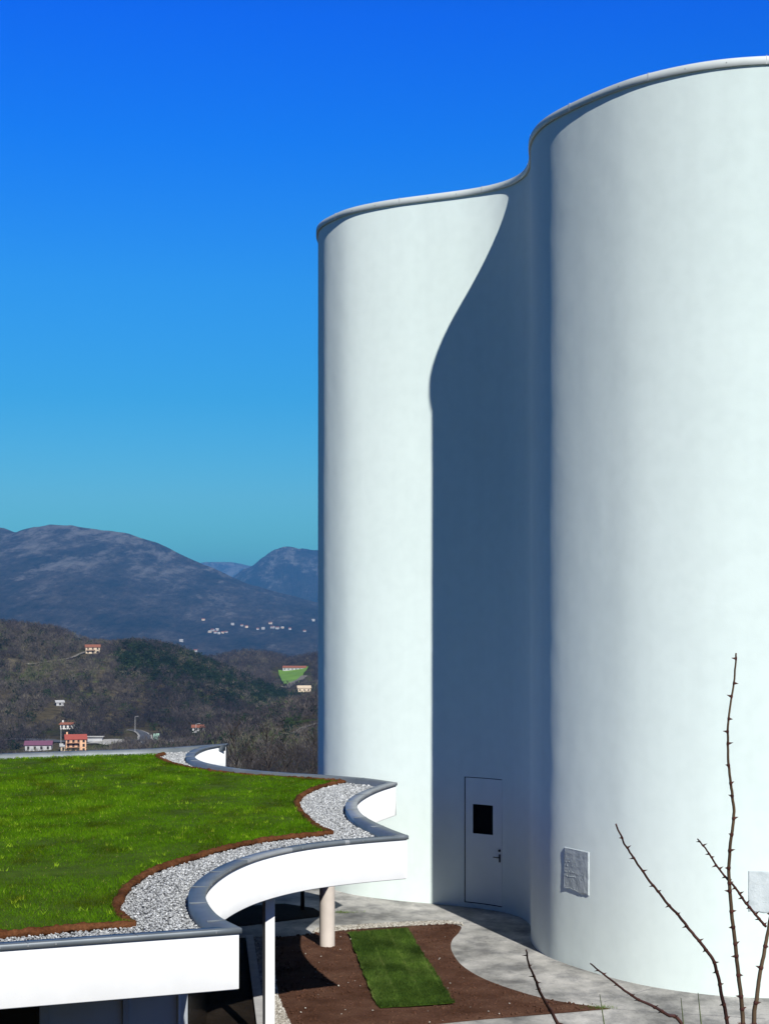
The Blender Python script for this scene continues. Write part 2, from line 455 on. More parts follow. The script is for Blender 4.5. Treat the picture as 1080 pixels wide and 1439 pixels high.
def wall_patch(name, S, Z, off, mats, parent, holes=(), rel=0.0, flip=None):
    S = np.asarray(S); Z = np.asarray(Z)
    P, n = ch_at(S)
    gs, gz = np.meshgrid(S, Z, indexing='ij')
    o = off + rel * relief(gs, gz)
    V = np.stack([P[:, None, 0] + n[:, None, 0] * o, P[:, None, 1] + n[:, None, 1] * o, gz], -1).reshape(-1, 3)
    ns, nz = len(S), len(Z)
    i, j = np.meshgrid(np.arange(ns - 1), np.arange(nz - 1), indexing='ij')
    keep = np.ones(i.shape, bool)
    sc, zc = (S[:-1] + S[1:]) / 2, (Z[:-1] + Z[1:]) / 2
    for a, b, c, d in holes:
        keep &= ~(((sc > a) & (sc < b))[:, None] & ((zc > c) & (zc < d))[None, :])
    i, j = i[keep], j[keep]
    q = np.stack([i * nz + j, (i + 1) * nz + j, (i + 1) * nz + j + 1, i * nz + j + 1], 1)
    if area2(CH) < 0: q = q[:, ::-1]
    return link(name, np_mesh(name, V, q, mats, smooth=True), parent)

church = empty('church', (5, 36, 0))
church_inv = Vector((-5, -36, 0))
tag(church, 'tall white windowless church with rounded lobed walls and thin metal roof rim', 'church')
def ch_child(o):
    o.location = church_inv
    return o

sd0, sd1 = s_at_px(652, 33, 38), s_at_px(704.5, 33, 38)
DS0, DS1 = min(sd0, sd1), max(sd0, sd1)
left_first = sd0 < sd1
DZ0, DZ1 = 0.10, 2.86
S = np.unique(np.concatenate([np.arange(0, CHT, 0.09), [DS0, DS1, CHT]]))
S = S[(np.abs(S - DS0) > 0.03) | (S == DS0)]; S = S[(np.abs(S - DS1) > 0.03) | (S == DS1)]
Z = np.unique(np.concatenate([np.arange(0, TOP, 0.13), [DZ0, DZ1, TOP, -0.15]]))
Z = Z[(np.abs(Z - DZ0) > 0.04) | (Z == DZ0)]; Z = Z[(np.abs(Z - DZ1) > 0.04) | (Z == DZ1)]
ch_child(wall_patch('wall', S, Z, 0.0, [M['plaster']], church, [(DS0, DS1, DZ0, DZ1)], 1.0))
# roof deck inside the rim
ch_child(sheet('roof', ch_at(np.linspace(0, CHT, 240, endpoint=False), -0.1)[0], TOP - 0.12, M['roofing'], 1.5, parent=church))
# metal rim, in lengths with standing joints and screw heads
prof = [(-0.30, TOP + 0.02), (-0.30, TOP + 0.145), (0.040, TOP + 0.128), (0.046, TOP + 0.122), (0.046, TOP - 0.006), (0.040, TOP - 0.008), (0.040, TOP + 0.02), (-0.02, TOP + 0.03)]
SS = np.linspace(0, CHT, 700, endpoint=False)
V = []
for (o, z) in prof:
    p = ch_at(SS, o)[0]
    V.append(np.column_stack([p, np.full(len(p), z)]))
V = np.concatenate(V); n = len(SS); npf = len(prof)
q = [(a * n + i, b * n + i, b * n + (i + 1) % n, a * n + (i + 1) % n) for a in range(npf) for b in [(a + 1) % npf] for i in range(n)]
cap = ch_child(link('roof_rim', np_mesh('roof_rim', V, q, [M['cap']]), church))
mbj = MB(); mbs = MB()
for k, s in enumerate(np.arange(0.4, CHT, 2.05)):
    p, nn = ch_at(np.array([s]), 0.044); p, nn = p[0], nn[0]
    ang = math.atan2(nn[1], nn[0])
    mbj.box((p[0], p[1], TOP + 0.058), (0.008, 0.012, 0.128), ang)
    mbj.box((p[0] - nn[0] * .18, p[1] - nn[1] * .18, TOP + 0.137), (0.36, 0.012, 0.012), ang)
    for q_ in (0.7, 1.4):
        p, nn = ch_at(np.array([s + q_]), 0.045); p, nn = p[0], nn[0]
        mbs.box((p[0], p[1], TOP + 0.06), (0.010, 0.014, 0.014), math.atan2(nn[1], nn[0]), ch=0.003)
jo = mbj.build('joint_strip', M['coping_light'], cap); scw = mbs.build('screw_head', M['iron'], cap)
tag(jo, kind='stuff'); tag(scw, kind='stuff')

# door: flush white leaf following the wall, dark shadow gap, glazed square, lever handle
door = ch_child(wall_patch('door', np.linspace(DS0 - .12, DS1 + .12, 20), np.linspace(DZ0 - .02, DZ1 + .12, 8), -0.16, [M['black']], church))
g = 0.017
a_, b_ = (DS0 + g, DS1 - 0.004) if left_first else (DS0 + 0.004, DS1 - g)
def ds(f):       # fraction across the door from its left side in the photograph
    return a_ + (b_ - a_) * f if left_first else b_ - (b_ - a_) * f
W0, W1 = sorted((ds(0.19), ds(0.72)))
WZ0, WZ1 = 1.63, 2.27
S = np.unique(np.concatenate([np.linspace(a_, b_, 16), [W0, W1]]))
Z = np.unique(np.concatenate([np.linspace(DZ0 + g, DZ1 - g, 14), [WZ0, WZ1]]))
leaf = wall_patch('door_leaf', S, Z, -0.012, [M['door_paint']], door, [(W0, W1, WZ0, WZ1)])
# the reveal of the opening, so that the gap has real sides
rv = MB()
for s_ in (DS0, DS1):
    p0 = ch_at(np.array([s_]), 0.0)[0][0]; p1 = ch_at(np.array([s_]), -0.16)[0][0]
    rv.add([(p0[0], p0[1], DZ0), (p1[0], p1[1], DZ0), (p1[0], p1[1], DZ1), (p0[0], p0[1], DZ1)], [(0, 1, 2, 3)])
for z_ in (DZ0, DZ1):
    ss = np.linspace(DS0, DS1, 12); p0 = ch_at(ss, 0.0)[0]; p1 = ch_at(ss, -0.16)[0]
    rv.add([(*p, z_) for p in p0] + [(*p, z_) for p in p1], [(i, i + 1, 13 + i, 12 + i) for i in range(11)])
rv.build('frame', M['black'], door)
wall_patch('window_pane', np.linspace(W0 - .01, W1 + .01, 8), np.linspace(WZ0 - .01, WZ1 + .01, 3), -0.045, [M['glass']], door)
hb = MB()
p, nn = ch_at(np.array([ds(0.93)]), 0.0); p, nn = p[0], nn[0]; ang = math.atan2(nn[1], nn[0]); tx = np.array([-nn[1], nn[0]])
if (ch_at(np.array([ds(0.5)]))[0][0] - p) @ tx < 0: tx = -tx
hb.box((p[0], p[1], 1.15), (0.016, 0.045, 0.17), ang, ch=.004)
c = p + nn * .03
hb.tube([(*(p), 1.17), (*(p + nn * .05), 1.17), (*(p + nn * .055 + tx * .02), 1.17), (*(p + nn * .055 + tx * .14), 1.165)], [.011, .011, .012, .010], 8)
handle = hb.build('handle', M['iron'], door)
lb = MB(); lb.tube([(*(p - nn * .005), 1.315), (*(p + nn * .02), 1.315)], 0.028, 12); lb.build('lock', M['iron'], door)

# two rough relief tablets set on the wall
def tablet(px0, px1, y0, y1, z0, z1, seed, lab):
    a, b = sorted((s_at_px(px0, y0, y1), s_at_px(px1, y0, y1)))
    nS, nZ = 90, 100
    S = np.linspace(a, b, nS); Zv = np.linspace(z0, z1, nZ)
    P, n = ch_at(S)
    gs, gz = np.meshgrid(S, Zv, indexing='ij')
    u = (gs - a) / (b - a); v = (gz - z0) / (z1 - z0)
    zz = gz + np.where(v < .5, (0.5 - v) * 2 * 0.035 * (fbm(gs * 7, 0 * gs, 3, seed + 5) + .3 * np.sin(u * 9)), 0)
    ed = np.minimum(np.minimum(u, 1 - u) * (b - a), np.minimum(v, 1 - v) * (z1 - z0))
    o = 0.013 * np.clip(ed / 0.012, 0, 1) ** .6 + 0.007 * fbm(gs * 3, gz * 2.2, 4, seed) * (ed > .02) + 0.006 * ridged(gs * 9, gz * 9, 3, seed + 2) * (ed > .015)
    o[ed <= 1e-6] = -0.02
    V = np.stack([P[:, None, 0] + n[:, None, 0] * o, P[:, None, 1] + n[:, None, 1] * o, zz], -1).reshape(-1, 3)
    i, j = np.meshgrid(np.arange(nS - 1), np.arange(nZ - 1), indexing='ij'); i, j = i.ravel(), j.ravel()
    q = np.stack([i * nZ + j, (i + 1) * nZ + j, (i + 1) * nZ + j + 1, i * nZ + j + 1], 1)
    if area2(CH) < 0: q = q[:, ::-1]
    mk = MB(); r_ = random.Random(seed)
    for row, zc in enumerate([z1 - .26, z1 - .33, z1 - .44, z1 - .52]):
        s = .06
        while s < (b - a) * (.5 if row < 2 else .85):
            w = r_.uniform(.015, .04)
            if r_.random() < .8:
                sa = (a + s) if left_first else (b - s)
                pp, n2 = ch_at(np.array([sa]), 0.014); pp, n2 = pp[0], n2[0]
                mk.box((pp[0], pp[1], zc + r_.uniform(-.012, .012)), (.010, w, r_.uniform(.010, .022)), math.atan2(n2[1], n2[0]) + r_.uniform(-.1, .1))
            s += w + r_.uniform(.01, .03)
    mk.v = [tuple(p) for p in V] + mk.v; mk.f = [tuple(int(k) for k in f) for f in q] + [tuple(k + len(V) for k in f) for f in mk.f]; mk.m = [0] * len(mk.f)
    t = ch_child(mk.build('relief_tablet', M['stone_relief'], church))
    t['label'] = lab
tablet(793, 828, 26, 31.5, 1.37, 2.15, 3, 'grey relief tablet with uneven lower edge near the shaded side')
tablet(1051, 1092, 26, 31.5, 1.44, 2.13, 8, 'pale relief tablet low on the sunlit front of the wall')

# ------------------------------------------------------------------ pavilion with a planted roof
ZT, ZB = 3.04, 2.37            # roof edge and soffit heights
dT = EYE - ZT
edge_px = [(340, 1304, 1), (311, 1289, 0), (295, 1273, 0), (289, 1258, 0), (294, 1244, 0), (311, 1228, 0), (335, 1214, 0), (367, 1202, 0), (411, 1191.5, 0), (456, 1184.5, 0), (510, 1179, 0),
           (574, 1174, 1), (556, 1167.5, 0), (541, 1161.5, 0), (521, 1152, 0), (508, 1143, 0), (502, 1134, 0), (503.5, 1125, 0), (514, 1116.5, 0), (533, 1107.5, 0),
           (558, 1099.5, 1), (520, 1094, 0), (480, 1090.5, 0), (448, 1088.3, 0), (400, 1085.5, 0), (362, 1082.5, 0), (330, 1079, 0), (300, 1074, 0), (282, 1069, 0), (273.5, 1062.5, 0), (277, 1056, 0), (291, 1050, 0),
           (321, 1044.5, 1), (216, 1051.5, 0), (110, 1055, 0), (0, 1059, 0)]
E = [on_plane(px, py, dT) for px, py, _ in edge_px]
cor = [i for i, p in enumerate(edge_px) if p[2]]
far_dir = np.array(E[-1]) - np.array(E[-4]); far_dir /= np.linalg.norm(far_dir)
E.append(tuple(np.array(E[-1]) + far_dir * 9)); cor.append(len(E) - 1)
near = np.array(on_plane(0, 1328, dT)); nd = near - np.array(E[0]); nd /= np.linalg.norm(nd)
E.append(tuple(near + nd * 9)); cor.append(len(E) - 1)
E.append(tuple(near)); cor.append(len(E) - 1); 
OUT = spline(E, 9, closed=True, corners=set(cor) | {0})
k_ = np.linalg.norm(OUT - np.roll(OUT, 1, 0), axis=1) > 1e-4
OUT = OUT[k_]
if area2(OUT) < 0: OUT = OUT[::-1]

def offset(P, d):
    """inward offset of a counter-clockwise loop, mitred with a limit; loops of self-crossing points are dropped"""
    a = P - np.roll(P, 1, 0); b = np.roll(P, -1, 0) - P
    a /= np.linalg.norm(a, axis=1)[:, None]; b /= np.linalg.norm(b, axis=1)[:, None]
    na = np.stack([-a[:, 1], a[:, 0]], 1); nb = np.stack([-b[:, 1], b[:, 0]], 1)
    m = na + nb; m /= np.linalg.norm(m, axis=1)[:, None] + 1e-9
    c = np.maximum((m * na).sum(1), 0.3)
    return P + m * (d / c)[:, None]

pav = empty('pavilion', (-6, 28, 0))
tag(pav, 'low white pavilion with curved flat roof edge planted with grass', 'pavilion')
def pv(o):
    o.location = (6, -28, 0)
    return o
def strip(name, rings, mats, parent, mi=None, close=True):
    """joins loops of equal length: rings = [(poly, z), ...]"""
    n = len(rings[0][0])
    V = np.concatenate([np.column_stack([p, np.full(n, z)]) for p, z in rings])
    q = [(a * n + i, (a) * n + (i + 1) % n, (a + 1) * n + (i + 1) % n, (a + 1) * n + i) for a in range(len(rings) - 1) for i in range(n)]
    midx = None if mi is None else [mi(i) for a in range(len(rings) - 1) for i in range(n)]
    return link(name, np_mesh(name, V, q, mats, midx=midx), parent)
FO = offset(OUT, 0.025)
fas = pv(strip('fascia', [(offset(OUT, 0.09), ZB + .0), (offset(OUT, 0.045), ZB), (FO, ZB + 0.015), (FO, ZT - 0.055)], [M['fascia']], pav))
INN = offset(OUT, 0.21)
def zinc(i):          # one stretch of the front edge was sheeted in lighter zinc
    x, y = OUT[i]
    return 1 if ((-1.9 < x < -0.55 and 22 < y < 24.6 and (x < -1.35 or x > -0.6)) or (27.3 < y < 33 and -0.75 < x < 0.3)) else 0
cop = pv(strip('coping', [(FO, ZT - 0.06), (OUT, ZT - 0.06), (OUT, ZT - 0.006), (offset(OUT, 0.006), ZT), (INN, ZT - 0.012), (INN, ZT - 0.17)], [M['coping'], M['coping_light']], pav, zinc))
tag(cop, 'dark sheet metal coping along the roof edge')
# seams and screws of the coping
LL = np.concatenate([[0], np.cumsum(np.linalg.norm(np.diff(OUT, axis=0), axis=1))])
sm, sc_ = MB(), MB()
for s in np.arange(0.5, LL[-1], 1.15):
    i = int(np.searchsorted(LL, s)) % len(OUT)
    o, q = OUT[i], INN[i]
    if np.linalg.norm(q - o) > 0.32: continue
    ang = math.atan2(q[1] - o[1], q[0] - o[0]); c = (o + q) / 2
    sm.box((c[0], c[1], ZT - 0.002), (0.212, 0.012, 0.012), ang)
    j = (i + 3) % len(OUT)
    dd = OUT[j] - OUT[j - 1]; nn_ = np.array([dd[1], -dd[0]]) / (np.linalg.norm(dd) + 1e-9)
    pp = OUT[j] + nn_ * .002
    sc_.box((pp[0], pp[1], ZT - 0.03), (0.010, 0.020, 0.020), math.atan2(nn_[1], nn_[0]), ch=.003)
tag(sm.build('seam', M['coping'], cop), kind='stuff')
tag(sc_.build('screw_head', M['screw'], cop), kind='stuff')
pv(sheet('roof_deck', INN, ZT - 0.15, M['gravel_bed'], 0.8, parent=pav))
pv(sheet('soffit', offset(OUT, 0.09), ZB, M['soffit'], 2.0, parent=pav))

# supports and recessed walls
cx, cy = on_plane(459.5, 1331, EYE)
mb = MB(); mb.tube([(cx, cy, -0.1), (cx, cy, 0.02), (cx, cy, 1.2), (cx, cy, ZB + .01)], 0.148, 32)
o = pv(mb.build('round_column', M['column'], pav, smooth=True))
for px_, py_ in ((425, 1279),):
    ax, ay = on_plane(px_, py_, EYE)
    mb = MB(); mb.tube([(ax, ay, -0.1), (ax, ay, ZB + .01)], 0.045, 16); pv(mb.build('slim_post', M['iron'], pav, smooth=True))
py0 = 24.2
mb = MB(); mb.box(((377.5 - 540) * py0 / F, py0, ZB / 2 - .05), (0.145, 0.145, ZB + .12), R(21), ch=.004)
pv(mb.build('square_post', M['post'], pav))
wdir = np.array([2.39, 0.9]); wdir /= np.linalg.norm(wdir); wn = np.array([wdir[1], -wdir[0]])
def fw(px):            # point of the recessed front wall seen in that column
    r = (px - 540) / F
    y = (19.5 + 3.92 * .377) / (1 - .377 * r)
    return np.array([r * y, y])
wall_rz = math.atan2(wdir[1], wdir[0])
def wallbox(name, p0, p1, th, off, mat, z0=-0.05, z1=ZB):
    p0, p1 = np.array(p0), np.array(p1); d = p1 - p0; L = np.linalg.norm(d); n_ = np.array([d[1], -d[0]]) / L
    c = (p0 + p1) / 2 + n_ * off
    b = MB(); b.box((c[0], c[1], (z0 + z1) / 2), (L, th, z1 - z0), math.atan2(d[1], d[0]))
    return pv(b.build(name, mat, pav))
wallbox('glass_wall', fw(-500), fw(54), .05, 0, M['glass'])
wallbox('mullion', fw(54.5), fw(68), .10, .04, M['frame'])
wallbox('wall_panel', fw(68.5), fw(171), .05, 0, M['panel'])
wallbox('mullion', fw(171.5), fw(180), .08, .03, M['frame'])
wallbox('wall_panel', fw(180.5), fw(248), .05, 0, M['panel'])
wallbox('mullion', fw(248.5), fw(251), .13, .03, M['post'])
wallbox('wall_panel', fw(251.5), fw(264), .05, -.03, M['frame'])
A = fw(265)
wallbox('glass_wall', (-3.35, 33.2), A + np.array([-.04, .1]), .06, 0, M['glass'])
wallbox('glass_wall', (-9, 33.9), (-3.38, 33.2), .06, 0, M['glass'])

# roof lawn, its fibre edging and the gravel strip
ZG = 2.97
dG = EYE - ZG
lawn_px = [(0, 1311.5, 0), (83, 1304, 0), (139, 1299, 0), (188, 1296.5, 1), (175, 1289, 0), (164.5, 1278, 0), (166.5, 1264, 0), (178, 1247, 0), (194, 1233.5, 0), (222, 1219, 0), (261, 1206.5, 0), (311, 1192, 0), (361, 1181, 0),
           (422, 1173.5, 0), (466, 1169.5, 1), (446, 1161, 0), (429, 1147, 0), (418, 1133, 0), (421, 1119, 0), (439, 1108.5, 0), (461, 1101.5, 0), (483, 1097.5, 1),
           (440, 1094, 0), (389, 1091, 0), (344, 1088, 0), (300, 1083.5, 0), (268, 1078.5, 0), (243, 1072.5, 0), (228, 1067, 0), (221, 1062, 0), (231, 1058.5, 1), (167, 1060.5, 0), (80, 1063, 0), (0, 1065.5, 0)]
Lp = [on_plane(px, py, dG) for px, py, _ in lawn_px]
lc = [i for i, p in enumerate(lawn_px) if p[2]]
Lp += [tuple(np.array(Lp[-1]) + far_dir * 8), tuple(np.array(Lp[0]) + nd * 8)]
lc += [len(Lp) - 2, len(Lp) - 1]
LAWN = spline(Lp, 8, closed=True, corners=set(lc))
LAWN = LAWN[np.linalg.norm(LAWN - np.roll(LAWN, 1, 0), axis=1) > 1e-4]
if area2(LAWN) < 0: LAWN = LAWN[::-1]
tag(sheet('turf', LAWN, ZG - .03, M['grass_base'], 0.25, 0.05, 1.2, edge=.3), kind='structure')

def sample_in(poly, n, lo=None, hi=None):
    poly = np.asarray(poly); lo = poly.min(0) if lo is None else np.array(lo); hi = poly.max(0) if hi is None else np.array(hi)
    X = []; c = 0
    while c < n:
        p = rng.uniform(lo, hi, (n * 2, 2)); p = p[inside(poly, p[:, 0], p[:, 1])]
        X.append(p); c += len(p)
    return np.concatenate(X)[:n]
def blades(name, P, zf, h, w, mat, tint, lean=0.45):
    n = len(P); th = rng.uniform(0, 2 * np.pi, n); ln = rng.normal(0, lean, (n, 2)) * h[:, None]
    dx = np.cos(th) * w / 2; dy = np.sin(th) * w / 2
    b0 = np.column_stack([P[:, 0] - dx, P[:, 1] - dy, zf]); b1 = np.column_stack([P[:, 0] + dx, P[:, 1] + dy, zf])
    tp = np.column_stack([P + ln, zf + h])
    V = np.stack([b0, b1, tp], 1).reshape(-1, 3)
    Fc = np.arange(3 * n).reshape(-1, 3)
    return link(name, np_mesh(name, V, Fc, [mat], attr=np.repeat(tint, 3)))
# only the stretch of the roof the photograph can see is planted blade by blade
vis = (-9.8, 15.5), (1.0, 44.5)
P = sample_in(LAWN, 420000, *vis)
# keep density roughly even on the picture: thin out with distance
P = P[rng.random(len(P)) < np.clip((26 / P[:, 1]) ** 1.4, 0, 1)]
cl = fbm(P[:, 0] * 1.1, P[:, 1] * .7, 4, 5); fine = vnoise(P[:, 0] * 6, P[:, 1] * 6, 9)
h = (0.020 + 0.026 * rng.random(len(P))) * (1 + .5 * cl) * (0.7 + .7 * fine)
w = (0.004 + 0.005 * rng.random(len(P))) * np.clip(P[:, 1] / 20, .8, 2)
tint = np.clip(0.42 + .25 * cl + .22 * rng.normal(0, 1, len(P)) * .7 + .25 * (fine - .5), 0, .93)
dry = rng.random(len(P)) < .012; tint[dry] = 1.0
tag(blades('grass', P, np.full(len(P), ZG - .01), h, w, M['grass'], tint), 'short bright green grass covering the flat pavilion roof', 'grass', kind='stuff')
# broad leaved weeds standing a little above the grass
P = sample_in(LAWN, 300, *vis)
P = P[vnoise(P[:, 0] * .8, P[:, 1] * .6, 31) > .45]
Q = np.repeat(P, 9, 0) + rng.normal(0, .03, (len(P) * 9, 2))
Q = Q[inside(LAWN, Q[:, 0], Q[:, 1])]
tag(blades('weeds', Q, np.full(len(Q), ZG), rng.uniform(.035, .075, len(Q)), rng.uniform(.010, .02, len(Q)), M['grass'], np.full(len(Q), .93), .5), 'pale broad leaved weeds scattered through the roof grass', 'weeds', kind='stuff')
# fibre edging: a lumpy roll laid along the visible rim of the lawn
def edging():
    # open path: near edge -> tips -> right side (photograph order)
    path = spline(Lp[:31], 8, closed=False, corners=set(i for i in lc if i < 31))
    path = np.vstack([np.array(Lp[0]) + nd * 6, path])
    path = resample(path, 0.022, closed=False)
    t = np.gradient(path, axis=0); t /= np.linalg.norm(t, axis=1)[:, None] + 1e-9
    for _ in range(3): t = (np.roll(t, 1, 0) + t + np.roll(t, -1, 0)) / 3
    n_ = np.stack([t[:, 1], -t[:, 0]], 1)
    m = 12; L = np.arange(len(path)) * .022
    ang = np.linspace(0, 2 * np.pi, m, endpoint=False)
    V = np.zeros((len(path), m, 3))
    for k, a in enumerate(ang):
        lump = 1 + .75 * fbm(L * 13, np.full_like(L, k * 1.1), 4, 41, .65) + .35 * fbm(L * 3.2, np.full_like(L, k * .2), 3, 44)
        rr = 0.048 * lump
        V[:, k, 0] = path[:, 0] + n_[:, 0] * np.cos(a) * rr * 1.15
        V[:, k, 1] = path[:, 1] + n_[:, 1] * np.cos(a) * rr * 1.15
        V[:, k, 2] = ZG - .02 + np.sin(a) * rr
    i, k = np.meshgrid(np.arange(len(path) - 1), np.arange(m), indexing='ij'); i, k = i.ravel(), k.ravel()
    q = np.stack([i * m + k, i * m + (k + 1) % m, (i + 1) * m + (k + 1) % m, (i + 1) * m + k], 1)
    o = link('lawn_edging', np_mesh('lawn_edging', V.reshape(-1, 3), q, [M['edge_soil']]))
    tag(o, 'lumpy reddish brown earth edging between roof grass and gravel', 'edging')
edging()

ICO = None
def stones(name, P, z, r, mat, seed=1):
    """many little angular stones as one mesh"""
    bm = bmesh.new(); bmesh.ops.create_icosphere(bm, subdivisions=1, radius=1)
    bv = np.array([v.co[:] for v in bm.verts]); bf = np.array([[v.index for v in f.verts] for f in bm.faces]); bm.free()
    # drop to a coarser shape: squash along random axes
    n = len(P); g_ = np.random.default_rng(seed)
    sc = g_.uniform(.55, 1.25, (n, 1, 3)) * np.asarray(r)[:, None, None]; sc[:, :, 2] *= .75
    a = g_.uniform(0, 6.28, n); b = g_.uniform(-.6, .6, n)
    v = bv[None] * (1 + g_.uniform(-.28, .22, (n, len(bv), 1))) * sc
    x = v[..., 0] * np.cos(b)[:, None] - v[..., 2] * np.sin(b)[:, None]; zz = v[..., 0] * np.sin(b)[:, None] + v[..., 2] * np.cos(b)[:, None]
    X = x * np.cos(a)[:, None] - v[..., 1] * np.sin(a)[:, None] + P[:, 0][:, None]
    Y = x * np.sin(a)[:, None] + v[..., 1] * np.cos(a)[:, None] + P[:, 1][:, None]
    V = np.stack([X, Y, zz + np.asarray(z)[:, None]], -1).reshape(-1, 3)
    Fc = (bf[None] + (np.arange(n) * len(bv))[:, None, None]).reshape(-1, 3)
    tint = np.repeat(np.clip(g_.beta(2.2, 1.8, n), 0, 1), len(bv))
    return link(name, np_mesh(name, V, Fc, [mat], attr=tint))
P = sample_in(INN, 240000, (-10, 15.5), (1.0, 44.5))
out = ~inside(LAWN, P[:, 0], P[:, 1]); P = P[out]
e = dist_poly(INN, P[:, 0], P[:, 1]); P = P[e > .02]
P = P[:46000]
r_ = rng.uniform(.010, .023, len(P)) * np.clip(P[:, 1] / 24, .85, 1.4)
tag(stones('gravel', P, ZT - .145 + rng.uniform(0, .03, len(P)) + .004, r_, M['gravel']), 'loose pale grey gravel between the grass and the metal roof edge', 'gravel', kind='stuff')

# ------------------------------------------------------------------ ground by the church
def G(*pts): return [on_plane(px, py, EYE) for px, py in pts]
pave = [(-9, 24.3), (8.5, 23.6), (9.5, 26), (13, 28), (14, 33), (13.4, 47), (-4, 47.5), (-9, 40)]
tag(sheet('pavement', pave, 0.0, M['concrete'], 1.0), kind='structure')
bed_px = [(378, 1318, 1), (410, 1315.5, 0), (447, 1311, 0), (520, 1305, 0), (600, 1300.5, 0), (632, 1299, 0), (646, 1301.5, 0), (645, 1310, 0), (636, 1320, 0), (633, 1330, 0), (637, 1342, 0), (650, 1358, 0), (678, 1375, 0), (722, 1391.5, 0), (772, 1405, 0), (858, 1418, 1),
          (790, 1424, 0), (740, 1428, 0), (644, 1436.5, 0), (560, 1447, 0), (470, 1466, 0), (428, 1480, 1), (410, 1443, 0), (392, 1402, 0)]
BED = spline(G(*[(a, b) for a, b, _ in bed_px]), 6, closed=True, corners={i for i, p in enumerate(bed_px) if p[2]})
tag(sheet('soil', BED, 0.006, M['soil'], 0.11, 0.05, 1.6, edge=.25, seed=8), kind='structure')
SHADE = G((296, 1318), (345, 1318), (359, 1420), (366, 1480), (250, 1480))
tag(sheet('shaded_soil', SHADE, 0.006, M['dark_soil'], 0.3, 0.04, 1.5, edge=.2), kind='structure')  # bed coloured dark to carry the roof's shade
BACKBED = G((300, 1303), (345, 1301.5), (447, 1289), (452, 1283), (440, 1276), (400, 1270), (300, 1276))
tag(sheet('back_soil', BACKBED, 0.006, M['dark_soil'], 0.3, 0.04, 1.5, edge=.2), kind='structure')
STRIP_A = G((357, 1318), (377, 1318), (391, 1402), (409, 1443), (427, 1482), (383, 1482), (373, 1440))
STRIP_B = G((440, 1310.5), (445, 1305), (470, 1302.5), (520, 1299.5), (580, 1296), (630, 1294.5), (648, 1297.5), (650, 1301), (640, 1298.8), (600, 1300), (520, 1304.5), (470, 1309))
tag(sheet('gravel_base', STRIP_A, 0.004, M['gravel_bed'], 0.3), kind='structure')
tag(sheet('gravel_base', STRIP_B, 0.004, M['gravel_bed'], 0.3), kind='structure')
Pa = sample_in(STRIP_A, 5200); Pb = sample_in(STRIP_B, 3200)
P = np.vstack([Pa, Pb])
tag(stones('ground_gravel', P, np.full(len(P), .014), rng.uniform(.012, .03, len(P)), M['gravel_tan'], 5), 'narrow strips of tan gravel beside the brown soil bed', 'gravel', kind='stuff')
# clods and small stones on the bed
P = sample_in(BED, 2600); P = P[dist_poly(BED, P[:, 0], P[:, 1]) > .06]
o = stones('soil_clods', P, np.full(len(P), .03), rng.uniform(.008, .03, len(P)) ** 1.0, M['soil'], 6)
tag(o, 'crumbly brown clods strewn over the soil bed', 'soil clods', kind='stuff')
P = sample_in(BED, 60)
tag(stones('pebbles', P, np.full(len(P), .05), rng.uniform(.008, .02, len(P)), M['gravel_tan'], 9), 'small pale pebbles lying on the brown soil', 'pebbles', kind='stuff')
# concrete kerb running back under the roof
mb = MB()
k0, k1 = on_plane(350.5, 1318, EYE), on_plane(367, 1440, EYE)
k1 = (k1[0] + (k1[0] - k0[0]) * .4, k1[1] + (k1[1] - k0[1]) * .4)
d = np.array(k1) - np.array(k0); L = np.linalg.norm(d)
mb.box(((k0[0] + k1[0]) / 2, (k0[1] + k1[1]) / 2, .0), (L, .15, .12), math.atan2(d[1], d[0]), ch=.0)
tag(mb.build('kerb', M['kerb']), 'straight concrete kerb running under the pavilion roof', 'kerb')
# joints cut in the paving
mb = MB()
for a, b in (((848, 1408), (916, 1389)), ((858, 1418), (1075, 1432))):
    a, b = np.array(on_plane(*a, EYE)), np.array(on_plane(*b, EYE)); d = b - a
    mb.box((*(a + b) / 2, .0025), (np.linalg.norm(d), .012, .004), math.atan2(d[1], d[0]))
tag(mb.build('paving_joint', M['gravel_bed']), kind='structure')
# turf rectangle laid on the bed
SOD = np.array(G((489, 1315.5), (572, 1309.5), (638, 1414.5), (530, 1422)))
SODE = resample(SOD, .25); SODE = SODE + rng.normal(0, .012, SODE.shape)
tag(sheet('sod_turf', SODE, 0.055, M['grass_base'], 0.2, .03, 2.0, edge=.1), kind='structure')
P = sample_in(SODE, 60000)
u = (P - SOD[0]) @ (SOD[3] - SOD[0]) / np.sum((SOD[3] - SOD[0]) ** 2); v = (P[:, 0] - SOD[0][0] - (SOD[3] - SOD[0])[0] * u)
row = np.floor(v / .40 + .06 * fbm(u * 5, v * 2, 3, 4)); roll = np.floor(u * 3.2 + row * .43)
cell = vnoise(row * 3.7 + roll * 1.9, roll * 5.1 + .5, 77)
dv = np.abs(v / .40 - np.round(v / .40)); seam = (dv < .05) & (vnoise(u * 14, v * 3, 5) > .3)
blot = fbm(u * 9, v * 2.2, 4, 15)
tint = np.clip(.22 + .36 * cell + .28 * blot + .17 * rng.normal(0, 1, len(P)), 0, .95); tint[seam] = np.clip(tint[seam] + .22, 0, 1)
tag(blades('sod_grass', P, np.full(len(P), .06), rng.uniform(.025, .06, len(P)), rng.uniform(.006, .011, len(P)), M['sod'], tint), 'rectangle of freshly laid green sod on the brown soil bed', 'grass', kind='stuff')
